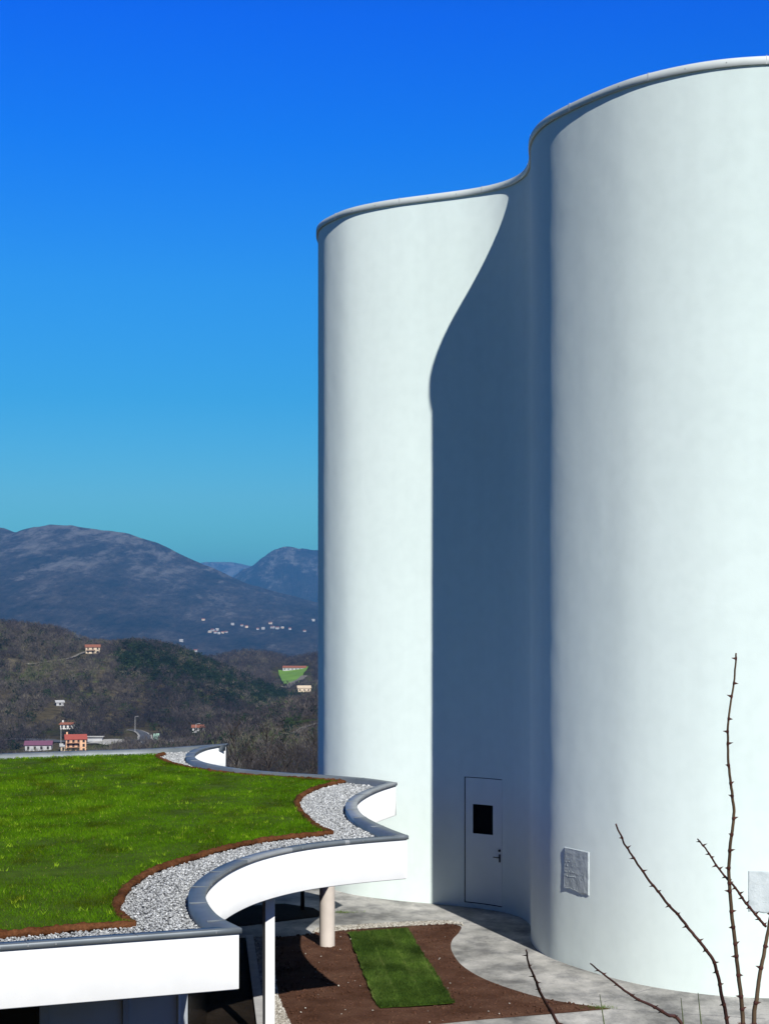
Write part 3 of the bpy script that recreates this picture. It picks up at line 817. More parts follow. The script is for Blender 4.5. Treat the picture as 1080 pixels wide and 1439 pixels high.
# loose grass tuft growing from the paving joint
for (px_, py_, lab) in ((482, 1283, 'small dry weed tuft on the paving beside the round column'), (838, 1417.5, 'thin green weed tuft at the pointed tip of the soil bed')):
    c = np.array(on_plane(px_, py_, EYE)); P = c + rng.normal(0, 1, (160, 2)) * np.array([.16, .05])
    tag(blades('weed_tuft', P, np.zeros(160) + .01, rng.uniform(.02, .07, 160), rng.uniform(.006, .012, 160), M['sod'], np.full(160, .9), .8), lab, 'weed', kind='stuff')

# ------------------------------------------------------------------ landscape: heights
RA = np.array([(-620, 12), (-420, 6), (-305, -3), (-270, -7), (-243, -19), (-215, -20), (-198, -17.5), (-175, -22), (-152, -31), (-136, -38), (-107, -52), (-79, -67), (-56, -78), (0, -82), (200, -60), (500, -40)])
RB = np.array([(-900, -60), (-260, -56), (-212, -50), (-198, -48), (-173, -44), (-140, -47), (-116, -54), (-85, -48), (-40, -46), (200, -40), (600, -30)], float)
def H(x, y):
    x = np.asarray(x, float); y = np.asarray(y, float)
    r = np.hypot(x, np.maximum(y, 0))
    base = -66 * (1 - np.exp(-np.maximum(y - 47, 0) / 330)) - .12
    side = np.maximum(np.abs(x) - 40 - .35 * np.maximum(y, 0), 0)
    base = base - 66 * (1 - np.exp(-side / 300)) * (y < 1e9) * np.clip(1 + base / 66, 0, 1)
    base = base - 40 * sstep(1450, 2600, y) - 50 * sstep(2600, 4200, y)
    bank = 4.9 * (1 - sstep(3.2, 15.5, y)) * (np.abs(x) < 1e9)
    n1 = fbm(x / 130, y / 130, 4, 3); n2 = fbm(x / 38, y / 38, 3, 13)
    ra = np.interp(x, RA[:, 0], RA[:, 1]); fb = base
    wa = sstep(800, 1290, y) * (1 - sstep(1330, 1700, y))
    rb = np.interp(x, RB[:, 0], RB[:, 1]); wb = sstep(1450, 1960, y) * (1 - sstep(2020, 2500, y))
    z = base + np.maximum(ra - base, 0) * wa
    z = np.maximum(z, base + np.maximum(rb - base, 0) * wb)
    # right hand slope below the church
    hc = 24 * np.exp(-((x + 5) / 85) ** 2 - ((y - 830) / 190) ** 2)
    z = z + hc
    far = sstep(90, 420, y)
    ridge_damp = 1 - .75 * np.exp(-((y - 1300) / 120) ** 2)
    return z + bank + far * ridge_damp * (4.5 * n1 + 1.6 * n2)
def ray(px, py, y0=60, y1=3000, n=3000):
    y = np.linspace(y0, y1, n); x = (px - 540) / F * y; z = EYE - (py - HY) / F * y
    k = np.nonzero(H(x, y) >= z)[0]
    i = k[0] if len(k) else np.argmin(np.abs(H(x, y) - z))
    return float(x[i]), float(y[i]), float(H(x[i], y[i]))

def ground_mat():
    m, t, b = newmat('hillside', 0.95, 0, 0.05)
    v = coords(t, (0.01, 0.01, 0.01))
    a = ramp(t, noise(t, v, 1.6, 7, .6), [(0.33, (0.035, 0.038, 0.018)), (0.48, (0.075, 0.062, 0.038)), (0.6, (0.11, 0.09, 0.055)), (0.72, (0.17, 0.145, 0.105))])
    n2 = ramp(t, noise(t, v, 14, 6, .65), [(0.35, (0.5, 0.5, 0.5)), (0.65, (1.15, 1.15, 1.1))])
    n3 = ramp(t, noise(t, v, 3.3, 5, .6), [(0.56, (1, 1, 1)), (0.66, (0.75, 1.25, 0.55))])
    t.links.new(mixc(t, 1.0, mixc(t, 1.0, a, n2, 'MULTIPLY'), n3, 'MULTIPLY'), b.inputs['Base Color'])
    bump(t, b, noise(t, v, 30, 6), .6, 2.0)
    return m
M['hill'] = ground_mat()
def mountain_mat(name, rock, veg, brown, thr):
    m, t, b = newmat(name, 0.95, 0, 0.05)
    v = coords(t, (0.001, 0.00022, 0.0012))
    base = ramp(t, noise(t, v, 4.5, 10, .72), [(0.38, veg), (0.5, brown), (0.6, tuple(x * 1.7 for x in brown)), (0.70, tuple(x * 2.4 for x in brown))])
    fine = ramp(t, noise(t, v, 34, 8, .8), [(0.36, (0.4, 0.42, 0.42)), (0.64, (1.35, 1.33, 1.3))])
    base = mixc(t, 1.0, base, fine, 'MULTIPLY')
    sep = t.nodes.new('ShaderNodeSeparateXYZ'); t.links.new(coords(t), sep.inputs[0])
    mr = t.nodes.new('ShaderNodeMapRange'); mr.inputs['From Min'].default_value = thr[0]; mr.inputs['From Max'].default_value = thr[1]; mr.inputs['To Max'].default_value = 0.30
    t.links.new(sep.outputs['Z'], mr.inputs[0])
    nz = noise(t, coords(t, (.001, .00022, .0012)), 9, 10, .74)
    ad = t.nodes.new('ShaderNodeMath'); ad.operation = 'MULTIPLY_ADD'; ad.inputs[1].default_value = 1.0
    t.links.new(nz, ad.inputs[0]); t.links.new(mr.outputs[0], ad.inputs[2])
    fac = ramp(t, ad.outputs[0], [(0.62, (0, 0, 0)), (0.68, (.45, .45, .45)), (0.76, (1, 1, 1))])
    t.links.new(mixc(t, fac, base, rock), b.inputs['Base Color'])
    bump(t, b, noise(t, coords(t, (0.0016, 0.0003, 0.001)), 7, 9, .72), 1.0, 90)
    return m
M['mount'] = mountain_mat('mountain_slope', (0.27, 0.25, 0.235), (0.042, 0.042, 0.040), (0.084, 0.072, 0.066), (-150, 950))
M['mount_far'] = mountain_mat('mountain_rock', (0.27, 0.255, 0.235), (0.03, 0.032, 0.028), (0.055, 0.05, 0.045), (0, 950))

def grid_mesh(name, xs, ys, zf, mat, polar=False, kind='structure'):
    gx, gy = np.meshgrid(xs, ys, indexing='ij')
    if polar: X, Y = gy * np.sin(gx), gy * np.cos(gx)
    else: X, Y = gx, gy
    V = np.stack([X, Y, zf(X, Y)], -1).reshape(-1, 3); n, m = gx.shape
    i, j = np.meshgrid(np.arange(n - 1), np.arange(m - 1), indexing='ij'); i, j = i.ravel(), j.ravel()
    q = np.stack([i * m + j, (i + 1) * m + j, (i + 1) * m + j + 1, i * m + j + 1], 1)
    o = link(name, np_mesh(name, V, q, [mat], smooth=True)); o['kind'] = kind
    return o
th = np.concatenate([np.linspace(-180, -40, 29)[:-1], np.linspace(-40, -17, 24)[:-1], np.linspace(-17, 3, 180)[:-1], np.linspace(3, 40, 38)[:-1], np.linspace(40, 180, 29)])
rr = np.concatenate([[0.5, 2, 4, 6, 8, 10, 12, 14, 16, 25, 40], np.geomspace(47, 380, 40), np.linspace(390, 2600, 230), np.geomspace(2650, 24000, 30)])
def ground_z(x, y):
    z = H(x, y)
    z = np.where(y < 0, H(x, np.zeros_like(y)) + np.where(y < 0, y * .02, 0), z)
    return np.maximum(z, -158)
grid_mesh('terrain', np.radians(th), rr, ground_z, M['hill'], polar=True)

# mountains
R1 = np.array([(-20, 744), (0, 741), (20, 748), (45, 741), (70, 737.5), (95, 738.5), (120, 741), (150, 746), (180, 751), (220, 764), (260, 783), (300, 800), (325, 811), (350, 822), (400, 836), (447, 846), (540, 856), (700, 858)])
def M1(x, y):
    px = 540 + x / 8000 * F
    rz = EYE + (HY - np.interp(px, np.concatenate([[-900, -200], R1[:, 0], [2000]]), np.concatenate([[780, 752], R1[:, 1], [860]]))) * 8000 / F
    t = np.clip((y - 4100) / 3900, 0, 1); bk = 1 - .6 * sstep(8000, 9800, y)
    z = -156 + (rz + 156) * (t ** 1.25) * bk
    g = ridged(x / 560 + y / 2600, y / 3800, 5, 61) - .5
    z += t * (1.02 - t) * 4 * 45 * g + 14 * fbm(x / 230, y / 1500, 4, 67) * t * (1.15 - t) * 2
    z += 9 * fbm(x / 120, y / 160, 4, 71) * t + 7 * (ridged(x / 60, y / 90, 3, 73) - .5) * t
    return z
grid_mesh('mountain', np.linspace(-4200, 2000, 310), np.linspace(4050, 9800, 230), M1, M['mount'])
R2 = np.array([(250, 850), (310, 824), (340, 803), (355, 795), (370, 785), (385, 775), (400, 768), (410, 770), (420, 773), (447, 775), (470, 772), (520, 790), (640, 820)])
def M2(x, y):
    px = 540 + x / 12500 * F
    rz = EYE + (HY - np.interp(px, R2[:, 0], R2[:, 1])) * 12500 / F
    t = np.clip((y - 10200) / 2300, 0, 1); bk = 1 - .6 * sstep(12500, 14000, y)
    z = -156 + (rz + 156) * t ** .9 * bk
    g = ridged(x / 380, y / 3200, 5, 81) - .5
    return z + t * (1.03 - t) * 4 * 75 * g + 14 * fbm(x / 100, y / 140, 4, 85) * t + 26 * (ridged(x / 130, y / 260, 4, 87) - .5) * t
grid_mesh('mountain_peak', np.linspace(-2600, 900, 230), np.linspace(10150, 14000, 120), M2, M['mount_far'])
def M3(x, y):
    px = 540 + x / 20000 * F
    rz = EYE + (HY - np.interp(px, [100, 240, 290, 325, 350, 380, 450, 700], [830, 800, 790.5, 791, 795, 799, 806, 830])) * 20000 / F
    t = np.clip((y - 18000) / 2000, 0, 1)
    return -156 + (rz + 156) * t * (1 - .5 * sstep(20000, 22000, y)) + 25 * fbm(x / 500, y / 700, 4, 91) * t
grid_mesh('mountain_ridge', np.linspace(-4500, 1500, 120), np.linspace(17900, 22000, 40), M3, M['mount_far'])

# ------------------------------------------------------------------ roads, fields, bare patches (draped on the slopes)
def drape(name, px_path, width, mat, lift=0.4, n=40):
    pts = [ray(px, py, 500, 2400) for px, py in px_path]
    P = spline([(p[0], p[1]) for p in pts], n // max(len(pts) - 1, 1) + 2)
    t = np.gradient(P, axis=0); t /= np.linalg.norm(t, axis=1)[:, None]
    n_ = np.stack([t[:, 1], -t[:, 0]], 1); w = width if hasattr(width, '__len__') else [width] * 2
    ww = np.linspace(w[0], w[1], len(P))[:, None] / 2
    m = 5; V = []
    for k in range(m):
        q = P + n_ * ww * (k / (m - 1) * 2 - 1); V.append(np.column_stack([q, H(q[:, 0], q[:, 1]) + lift]))
    V = np.stack(V, 1).reshape(-1, 3)
    i, k = np.meshgrid(np.arange(len(P) - 1), np.arange(m - 1), indexing='ij'); i, k = i.ravel(), k.ravel()
    o = link(name, np_mesh(name, V, np.stack([i * m + k, i * m + k + 1, (i + 1) * m + k + 1, (i + 1) * m + k], 1), [mat], smooth=True))
    o['kind'] = 'structure'
    return o, P
M['asphalt'] = simple('asphalt', (0.075, 0.08, 0.09), (0.11, 0.115, 0.125), .2, .9)
M['verge'] = simple('verge_gravel', (0.38, 0.37, 0.34), (0.5, 0.48, 0.44), .2, .9)
M['field'] = simple('field_grass', (0.13, 0.26, 0.025), (0.19, 0.36, 0.04), .05, .95)
M['tan'] = simple('bare_earth', (0.22, 0.18, 0.14), (0.36, 0.31, 0.25), .08, .95)
M['track'] = simple('track_dust', (0.15, 0.135, 0.11), (0.24, 0.22, 0.18), .2, .95)
ROADS = []
for nm, path, w, mt, lf in (('road_verge', [(182, 1026.5), (194, 1028.5), (202, 1033), (204, 1040), (206, 1047)], [5, 9], M['verge'], .5), ('road', [(182, 1026.8), (194, 1028.8), (202, 1033.2), (204, 1040), (206, 1047)], [3, 6.5], M['asphalt'], .8),
                             ('field', [(409, 963), (410, 952), (412, 941)], [14, 34], M['field'], 1.2), ('track', [(398, 968), (414, 960), (428, 951)], 7, M['track'], 1.6), ('path', [(400, 1033), (417, 1030), (428, 1023), (446, 1018)], [4, 3], M['track'], .5),
                             ('hill_track', [(38, 935), (70, 931), (100, 926), (122, 917)], 2.6, M['track'], 1.0), ('yard', [(130, 1044), (150, 1044), (168, 1045.5)], 16, M['verge'], .6), ('valley_road', [(0, 1041), (60, 1041.5), (120, 1043), (180, 1042), (250, 1042)], 9, M['asphalt'], .5)):
    o, P = drape(nm, path, w, mt, lf); ROADS.append((P, (max(w) if hasattr(w, '__len__') else w) / 2))
def clear_of(x, y, houses, extra=4):
    ok = np.ones(len(x), bool)
    for P, hw in ROADS:
        d = np.full(len(x), 1e9)
        for p in P[::3]: d = np.minimum(d, np.hypot(x - p[0], (y - p[1]) * 1.0))
        ok &= d > hw + extra
    for hx, hy, r in houses: ok &= ~((np.abs(x - hx) < r + 2) & (y > hy - 75) & (y < hy + r + 3))
    return ok

# ------------------------------------------------------------------ houses
def hm(name, a, b=None): return simple(name, a, b or tuple(x * 1.15 for x in a), .5, .85)
M['orange'] = hm('orange_render', (0.72, 0.42, 0.25)); M['cream'] = hm('cream_render', (0.62, 0.50, 0.36)); M['whiteh'] = hm('white_render', (0.68, 0.66, 0.62)); M['greyh'] = hm('grey_render', (0.42, 0.42, 0.42))
M['rred'] = hm('red_tiles', (0.33, 0.075, 0.055)); M['rbrown'] = hm('brown_tiles', (0.26, 0.10, 0.06)); M['rpurple'] = hm('purple_sheeting', (0.17, 0.07, 0.12)); M['win'] = hm('window_dark', (0.03, 0.025, 0.025)); M['wood'] = hm('dark_wood', (0.13, 0.05, 0.03))
M['villagew'] = hm('weathered_render', (0.40, 0.39, 0.37))
HOUSES = []
def house(name, px, py, w, d, h, rh, wallm, roofm, rz, label, storeys=2, nwin=4, balcony=False, group=None, parts=True, y0=500, y1=2400, hf=None, chimney=False):
    if hf is None: x, y, z = ray(px, py, y0, y1)
    else: x, y, z = hf
    HOUSES.append((x, y, max(w, d) * .75))
    c = empty(name, (x, y, z - .5), rz)
    tag(c, label, 'house', group)
    wb = MB(); wb.box((0, 0, h / 2), (w, d, h))
    for sx in (-1, 1):
        wb.add([(sx * w / 2, -d / 2, h), (sx * w / 2, d / 2, h), (sx * w / 2, 0, h + rh)], [(0, 1, 2)])
    wo = wb.build('wall', wallm, c)
    e = .6; rb = MB(); th_ = .25
    for sy in (-1, 1):
        a = [(-w / 2 - e, sy * (d / 2 + e), h - rh * e / (d / 2)), (w / 2 + e, sy * (d / 2 + e), h - rh * e / (d / 2)), (w / 2 + e, 0, h + rh), (-w / 2 - e, 0, h + rh)]
        vs = [(p[0], p[1], p[2] + .03) for p in a] + [(p[0], p[1], p[2] + th_) for p in a]
        rb.add(vs, [(0, 1, 2, 3), (7, 6, 5, 4), (0, 4, 5, 1), (1, 5, 6, 2), (2, 6, 7, 3), (3, 7, 4, 0)])
    ro = rb.build('roof', roofm, c)
    if chimney:
        b = MB(); b.box((-w * .42, .8, h + rh + .4), (.8, .8, 1.9)); b.build('chimney', wallm, ro)
    if parts:
        for s in range(storeys):
            zc = h * (s + .55) / storeys
            for k in range(nwin):
                b = MB(); b.box((-w / 2 + w * (k + .5) / nwin, -d / 2 - .04, zc), (1.1, .1, 1.5)); b.build('window', M['win'], c)
            b = MB(); b.box((w / 2 + .04, 0, zc), (.1, 1.1, 1.5)); b.build('window', M['win'], c)
        if balcony:
            for s in range(1, storeys):
                zc = h * s / storeys + .1; b = MB()
                b.box((-w * .14, -d / 2 - .75, zc), (w * .62, 1.4, .2)); b.box((-w * .14, -d / 2 - 1.4, zc + 1.05), (w * .62, .08, .12))
                for k in range(13): b.box((-w * .14 - w * .31 + w * .62 * k / 12, -d / 2 - 1.4, zc + .55), (.09, .06, .95))
                b.build('balcony', M['wood'], c)
    return c
house('orange_house', 106.5, 1055, 10.0, 7.5, 6.6, 1.9, M['orange'], M['rred'], R(14), 'orange three storey house with red roof and dark balconies in the valley', 3, 4, True, chimney=True)
house('annexe', 92.5, 1055.5, 5.0, 5, 3.2, .9, M['cream'], M['greyh'], R(14), 'low cream annexe attached left of the orange house', 1, 2)
house('white_house', 95, 1024, 6.8, 5, 3.0, .8, M['whiteh'], M['rbrown'], R(-8), 'small white house with brown roof on the slope above the orange house', 1, 3, chimney=True)
house('farm_building', 55, 1054, 13, 8, 3.4, 1.6, M['greyh'], M['rpurple'], R(6), 'grey farm building with purple roof left of the orange house', 1, 4)
house('hill_house', 130.5, 918, 10.5, 8, 5.2, 1.6, M['cream'], M['rbrown'], R(12), 'cream house with brown roof alone on the ridge', 2, 3, True)
house('long_house', 414, 942, 26, 8, 3.6, 1.8, M['greyh'], M['rbrown'], R(-4), 'long low house with brown roof above the green field', 1, 6)
house('cream_cottage', 427, 972, 12, 8, 4.2, 1.8, M['cream'], M['cream'], R(8), 'pale cream cottage below the green field', 1, 3)
house('stone_shed', 84, 991, 4.5, 4, 2.4, .9, M['greyh'], M['greyh'], R(20), 'tiny grey shed among trees above the white house', 1, 1)
house('roadside_house', 279, 1028, 6, 5, 2.8, .9, M['greyh'], M['rbrown'], R(5), 'small grey house with brown roof at the foot of the slope', 1, 2)
def ray1(px, py):
    y = np.linspace(4150, 8000, 4000); x = (px - 540) / F * y; z = EYE - (py - HY) / F * y
    k = np.nonzero(M1(x, y) >= z)[0]; i = k[0] if len(k) else 100
    return float(x[i]), float(y[i]), float(M1(x[i], y[i]))
vil = [(295, 889), (299, 887), (303, 890), (308, 891), (313, 890), (318, 889.5), (305, 886), (340, 880), (346, 882), (327, 878.5), (383, 883), (390, 884), (397, 883), (407, 885), (362, 885), (370, 884.5), (380, 877), (428, 888), (255, 902), (275, 916), (286, 872), (440, 873)]
names = ['leftmost', 'second']
vg = None
for k, (px, py) in enumerate(vil):
    p = ray1(px, py)
    s = 1.0 + .5 * random.random()
    wl = M['villagew'] if k % 4 else M['cream']
    c = house('village_house', px, py, 8.5 * s, 8 * s, 5 * s, 2.4, wl, M['rbrown'] if k % 3 else M['villagew'], R(random.uniform(-30, 30)), 'tiny pale village house far away on the lower mountain slope', 2, 0, hf=p, parts=False, group='village houses on the mountain slope')

# long white shed, road sign, lamp posts, cars on the valley road
mb = MB(); x, y, z = ray(150, 1050, 500, 2400); HOUSES.append((x, y, 10))
def on_hill(name, px, py, label, cat, group=None, rz=0):
    x, y, z = ray(px, py, 500, 2400); c = empty(name, (x, y, z), rz); tag(c, label, cat, group); return c
c = on_hill('awning_shed', 134, 1043, 'pale flat roofed shed right of the orange house', 'shed')
b = MB(); b.box((0, 0, 2.9), (9, 4.5, .3)); b.build('roof', M['verge'], c)
b = MB(); b.box((0, .4, 1.38), (7.5, 3, 2.76)); b.build('wall', M['greyh'], c)
c = on_hill('road_sign', 220, 1047, 'pale green board sign beside the curving road', 'sign')
b = MB(); b.box((0, -.08, 3.6), (2.8, .12, 4.0)); b.build('board', hm('sign_green', (0.36, 0.55, 0.46)), c)
b = MB(); b.tube([(-.9, 0, -.5), (-.9, 0, 4)], .1, 6); b.tube([(.9, 0, -.5), (.9, 0, 4)], .1, 6); b.build('post', M['greyh'], c)
lamp = None
for k, (px, py, lab) in enumerate(((275.5, 1046, 'street lamp post at the right beside the roadside house'), (86, 1047, 'street lamp post standing by the orange house'), (190, 1030, 'street lamp post where the road bends'))):
    x, y, z = ray(px, py, 500, 2400)
    if lamp is None:
        c = lamp = empty('street_lamp', (x, y, z))
        b = MB(); b.tube([(0, 0, -.5), (0, 0, 6), (0, 0, 9)], [.14, .11, .08], 6); b.build('pole', M['greyh'], c)
        b = MB(); b.tube([(0, 0, 9), (.5, 0, 9.3), (1.4, 0, 9.35)], [.07, .06, .06], 6); b.box((1.6, 0, 9.33), (.7, .3, .15)); b.build('lamp_head', M['greyh'], c)
    else:
        c = copy_tree(lamp); c.location = (x, y, z)
    tag(c, lab, 'street lamp', 'street lamps along the valley road')
car = None
carm = [hm('car_silver', (0.5, 0.51, 0.52)), hm('car_dark', (0.06, 0.07, 0.08)), hm('car_white', (0.75, 0.75, 0.74))]
for k, (px, py) in enumerate(((196, 1047), (203, 1046.5), (229, 1047), (241, 1046), (184, 1046), (248, 1045.5))):
    x, y, z = ray(px, py, 500, 2400)
    c = empty('parked_car', (x, y, z + .3), R(random.choice((0, 180)) + random.uniform(-20, 20)))
    tag(c, 'tiny parked car near the bend of the valley road', 'car', 'cars parked by the valley road')
    b = MB()
    prof_ = [(-2.1, .35), (2.1, .35), (2.15, .75), (1.2, .9), (.6, 1.42), (-1.2, 1.45), (-1.9, .95), (-2.15, .85)]
    n = len(prof_); b.add([(p, s * .85, q) for s in (-1, 1) for p, q in prof_], [tuple(range(n)), tuple(range(2 * n - 1, n - 1, -1))] + [(i, n + i, n + (i + 1) % n, (i + 1) % n) for i in range(n)])
    b.build('body', carm[k % 3], c)
    for sx in (-1.3, 1.3):
        for sy in (-.8, .8):
            b = MB(); b.tube([(sx, sy - .1, .32), (sx, sy + .1, .32)], .32, 10); b.build('wheel', M['iron'], c)

# ------------------------------------------------------------------ woods on the hills
M['twig'] = tinted('bare_twigs', [(0.0, (0.022, 0.019, 0.024)), (0.35, (0.05, 0.043, 0.046)), (0.65, (0.09, 0.076, 0.07)), (0.82, (0.15, 0.13, 0.10)), (1.0, (0.085, 0.10, 0.035))])
M['ever'] = tinted('evergreen_leaves', [(0.0, (0.006, 0.014, 0.009)), (0.5, (0.014, 0.028, 0.013)), (1.0, (0.045, 0.07, 0.018))])
def twig_cloud(C, hgt, rad, K, wd, up=0.7, L=(.18, .4)):
    """thin upward fanning twigs for each tree; returns verts, faces, tree index"""
    n = len(C); N = n * K
    idx = np.repeat(np.arange(n), K)
    u = rng.random(N) ** .75; a = rng.uniform(0, 6.283, N); rr_ = np.sqrt(rng.random(N))
    env = np.sin(np.pi * np.clip(u * .85 + .12, 0, 1)) ** .7
    px = np.cos(a) * rr_ * rad[idx] * env; py = np.sin(a) * rr_ * rad[idx] * env; pz = u * hgt[idx] * .85
    p = C[idx] + np.stack([px, py, pz], 1)
    d = np.stack([np.cos(a) * rr_ * .8 + rng.normal(0, .35, N), np.sin(a) * rr_ * .8 + rng.normal(0, .35, N), up + rng.random(N) * .6], 1)
    d /= np.linalg.norm(d, axis=1)[:, None]
    ln = rng.uniform(*L, N) * hgt[idx]
    s = np.cross(d, rng.normal(0, 1, (N, 3))); s /= np.linalg.norm(s, axis=1)[:, None] + 1e-9
    w_ = wd * rng.uniform(.5, 1.3, N)
    V = np.stack([p - s * w_[:, None] / 2, p + s * w_[:, None] / 2, p + d * ln[:, None]], 1).reshape(-1, 3)
    return V, np.arange(3 * N).reshape(-1, 3), idx
def leaf_cloud(C, hgt, rad, K, sz):
    n = len(C); N = n * K; idx = np.repeat(np.arange(n), K)
    v = rng.normal(0, 1, (N, 3)); v /= np.linalg.norm(v, axis=1)[:, None]; v *= (rng.random(N) ** .4)[:, None]
    lump = 1 + .25 * np.sin(v[:, 0] * 5 + idx) * np.cos(v[:, 1] * 4 + idx * .7)
    p = C[idx] + np.stack([v[:, 0] * rad[idx] * lump, v[:, 1] * rad[idx] * lump, hgt[idx] * (.52 + .46 * v[:, 2])], 1)
    a = rng.normal(0, 1, (N, 3)); b = rng.normal(0, 1, (N, 3)); s_ = sz * rng.uniform(.5, 1.2, (N, 1))
    V = np.stack([p, p + a * s_ * .6, p + b * s_ * .6], 1).reshape(-1, 3)
    return V, np.arange(3 * N).reshape(-1, 3), idx
def scatter(n, a0, a1, y0, y1):
    """points spread over a wedge of the slopes"""
    y = np.sqrt(rng.uniform(y0 ** 2, y1 ** 2, n)); t = rng.uniform(a0, a1, n)
    return t * y / F, y
x, y = scatter(15000, -640, 120, 560, 1420)
px = 540 + x / y * F
ok = clear_of(x, y, HOUSES); x, y, px = x[ok], y[ok], px[ok]
dens = fbm(x / 60, y / 90, 3, 51)
rowy = HY + (EYE - H(x, y)) / y * F
# evergreen oak wood along the right flank of the knoll
ev_band = np.exp(-((rowy - np.interp(px, [120, 190, 260, 330, 400, 440], [935, 930, 945, 962, 985, 1002])) / 27) ** 2) * (px > 148 + 30 * vnoise(y / 25, x / 25, 19)) * (y > 950)
ever = (rng.random(len(x)) < ev_band * 1.3 * (0.75 + .6 * fbm(x / 30, y / 60, 3, 88))) | (rng.random(len(x)) < .07 + .12 * (dens > .35))
gap = (fbm(x / 90, y / 130, 3, 57) > .33) & ~ever
keep = ~gap & ((y > 620) | (px > 250))
x, y, ever, dens = x[keep], y[keep], ever[keep], dens[keep]
C = np.column_stack([x, y, H(x, y) - .4])
b_ = ~ever
hgt = rng.uniform(4.0, 8.0, b_.sum()); V, Fc, idx = twig_cloud(C[b_], hgt, hgt * rng.uniform(.35, .55, b_.sum()), 46, .26)
tn = np.clip(.42 + .65 * fbm(C[b_][:, 0] / 45, C[b_][:, 1] / 110, 3, 62) + rng.normal(0, .2, b_.sum()), 0, 1)
tag(link('bare_woodland', np_mesh('bare_woodland', V, Fc, [M['twig']], attr=np.repeat(tn[idx], 3))), 'grey brown leafless woodland covering the near hillsides', 'woodland', kind='stuff')
hgt = rng.uniform(3.5, 8.0, ever.sum()); V, Fc, idx = leaf_cloud(C[ever], hgt, hgt * .5, 70, 1.0)
tn = np.clip(.35 + .3 * dens[ever] + rng.normal(0, .2, ever.sum()), 0, 1)
tag(link('evergreen_wood', np_mesh('evergreen_wood', V, Fc, [M['ever']], attr=np.repeat(tn[idx], 3))), 'dark evergreen wood along the crest of the knoll', 'wood', kind='stuff')
x, y = scatter(5200, -460, 60, 1500, 2100); ok = clear_of(x, y, HOUSES, 6); x, y = x[ok], y[ok]
C = np.column_stack([x, y, H(x, y) - .4]); hgt = rng.uniform(5, 11, len(x))
V, Fc, idx = twig_cloud(C, hgt, hgt * .5, 40, .42); tn = np.clip(.4 + rng.normal(0, .2, len(x)) + .3 * fbm(x / 70, y / 70, 3, 5), 0, 1)
tag(link('far_woodland', np_mesh('far_woodland', V, Fc, [M['twig']], attr=np.repeat(tn[idx], 3))), 'bare woodland on the second rise around the green field', 'woodland', kind='stuff')
# thick leafless scrub on the slope just behind the pavilion
x, y = scatter(1500, -300, -60, 210, 520); C = np.column_stack([x, y, H(x, y) - .4]); hgt = rng.uniform(4, 8.5, len(x))
V, Fc, idx = twig_cloud(C, hgt, hgt * .4, 130, .10); tn = np.clip(.12 + rng.normal(0, .12, len(x)), 0, 1)
tag(link('scrub', np_mesh('scrub', V, Fc, [M['twig']], attr=np.repeat(tn[idx], 3))), 'dark leafless scrub on the slope behind the pavilion', 'scrub', kind='stuff')

# single bare trees with visible trunks behind the pavilion
M['trunk'] = simple('trunk_bark', (0.025, 0.02, 0.018), (0.06, 0.05, 0.045), 3, .9)
spots = [(348, 150, 15.0), (338, 165, 14.5), (388, 145, 14), (413, 150, 13.5), (430, 160, 14.5), (371, 180, 15), (399, 190, 16), (442, 175, 14.5), (326, 200, 16), (358, 215, 17), (421, 210, 16.5)]
labs = ['leaning bare tree with thin trunk nearest the far roof tip', 'slender bare tree just behind the leaning one', 'tall bare tree behind the middle of the curved roof edge', 'bare tree with fine twigs to the left of the white wall', 'bare tree close beside the white church wall',
        'thin bare tree between the leaning tree and the middle one', 'bare tree deeper on the slope behind the middle one', 'bare tree half hidden by the edge of the church wall', 'bare tree showing just above the far roof tip', 'faint bare tree deep on the slope right of the leaning tree', 'faint bare tree deep on the slope left of the wall']
for (px, dy, hh), lb in zip(spots, labs):
    x = (px - 540) / F * dy; z = float(H(x, dy))
    c = empty('bare_tree', (x, dy, z - .2)); tag(c, lb, 'tree', 'bare trees on the slope behind the pavilion')
    r = random.Random(px); ln = r.uniform(-.12, .12)
    tb = MB(); n = 9; tp = []
    for k in range(n):
        f = k / (n - 1); tp.append((-ln * hh * f + r.uniform(-.08, .08), r.uniform(-.1, .1), hh * f))
    tb.tube(tp, [.13 * (1 - .85 * k / (n - 1)) for k in range(n)], 7)
    tb.build('trunk', M['trunk'], c, smooth=True)
    cb = MB()
    for k in range(46):
        f = r.uniform(.3, .97); i = min(int(f * (n - 1)), n - 2); g_ = f * (n - 1) - i
        s = Vector(tp[i]).lerp(Vector(tp[i + 1]), g_); a = r.uniform(0, 6.28); L = (1.05 - f) * hh * r.uniform(.2, .42) + .4
        dv = Vector((math.cos(a), math.sin(a), r.uniform(.5, 1.3))).normalized()
        m = s + dv * L * .55; e = m + (dv + Vector((0, 0, .5))).normalized() * L * .5
        cb.tube([s, m, e], [.04, .026, .01], 4, cap=False)
        for _ in range(5):
            q = s.lerp(e, r.uniform(.3, 1)); d2 = (dv + Vector((r.uniform(-.8, .8), r.uniform(-.8, .8), r.uniform(0, .9)))).normalized()
            cb.tube([q, q + d2 * r.uniform(.4, 1.1)], [.018, .007], 3, cap=False)
    cb.build('crown', M['trunk'], c)

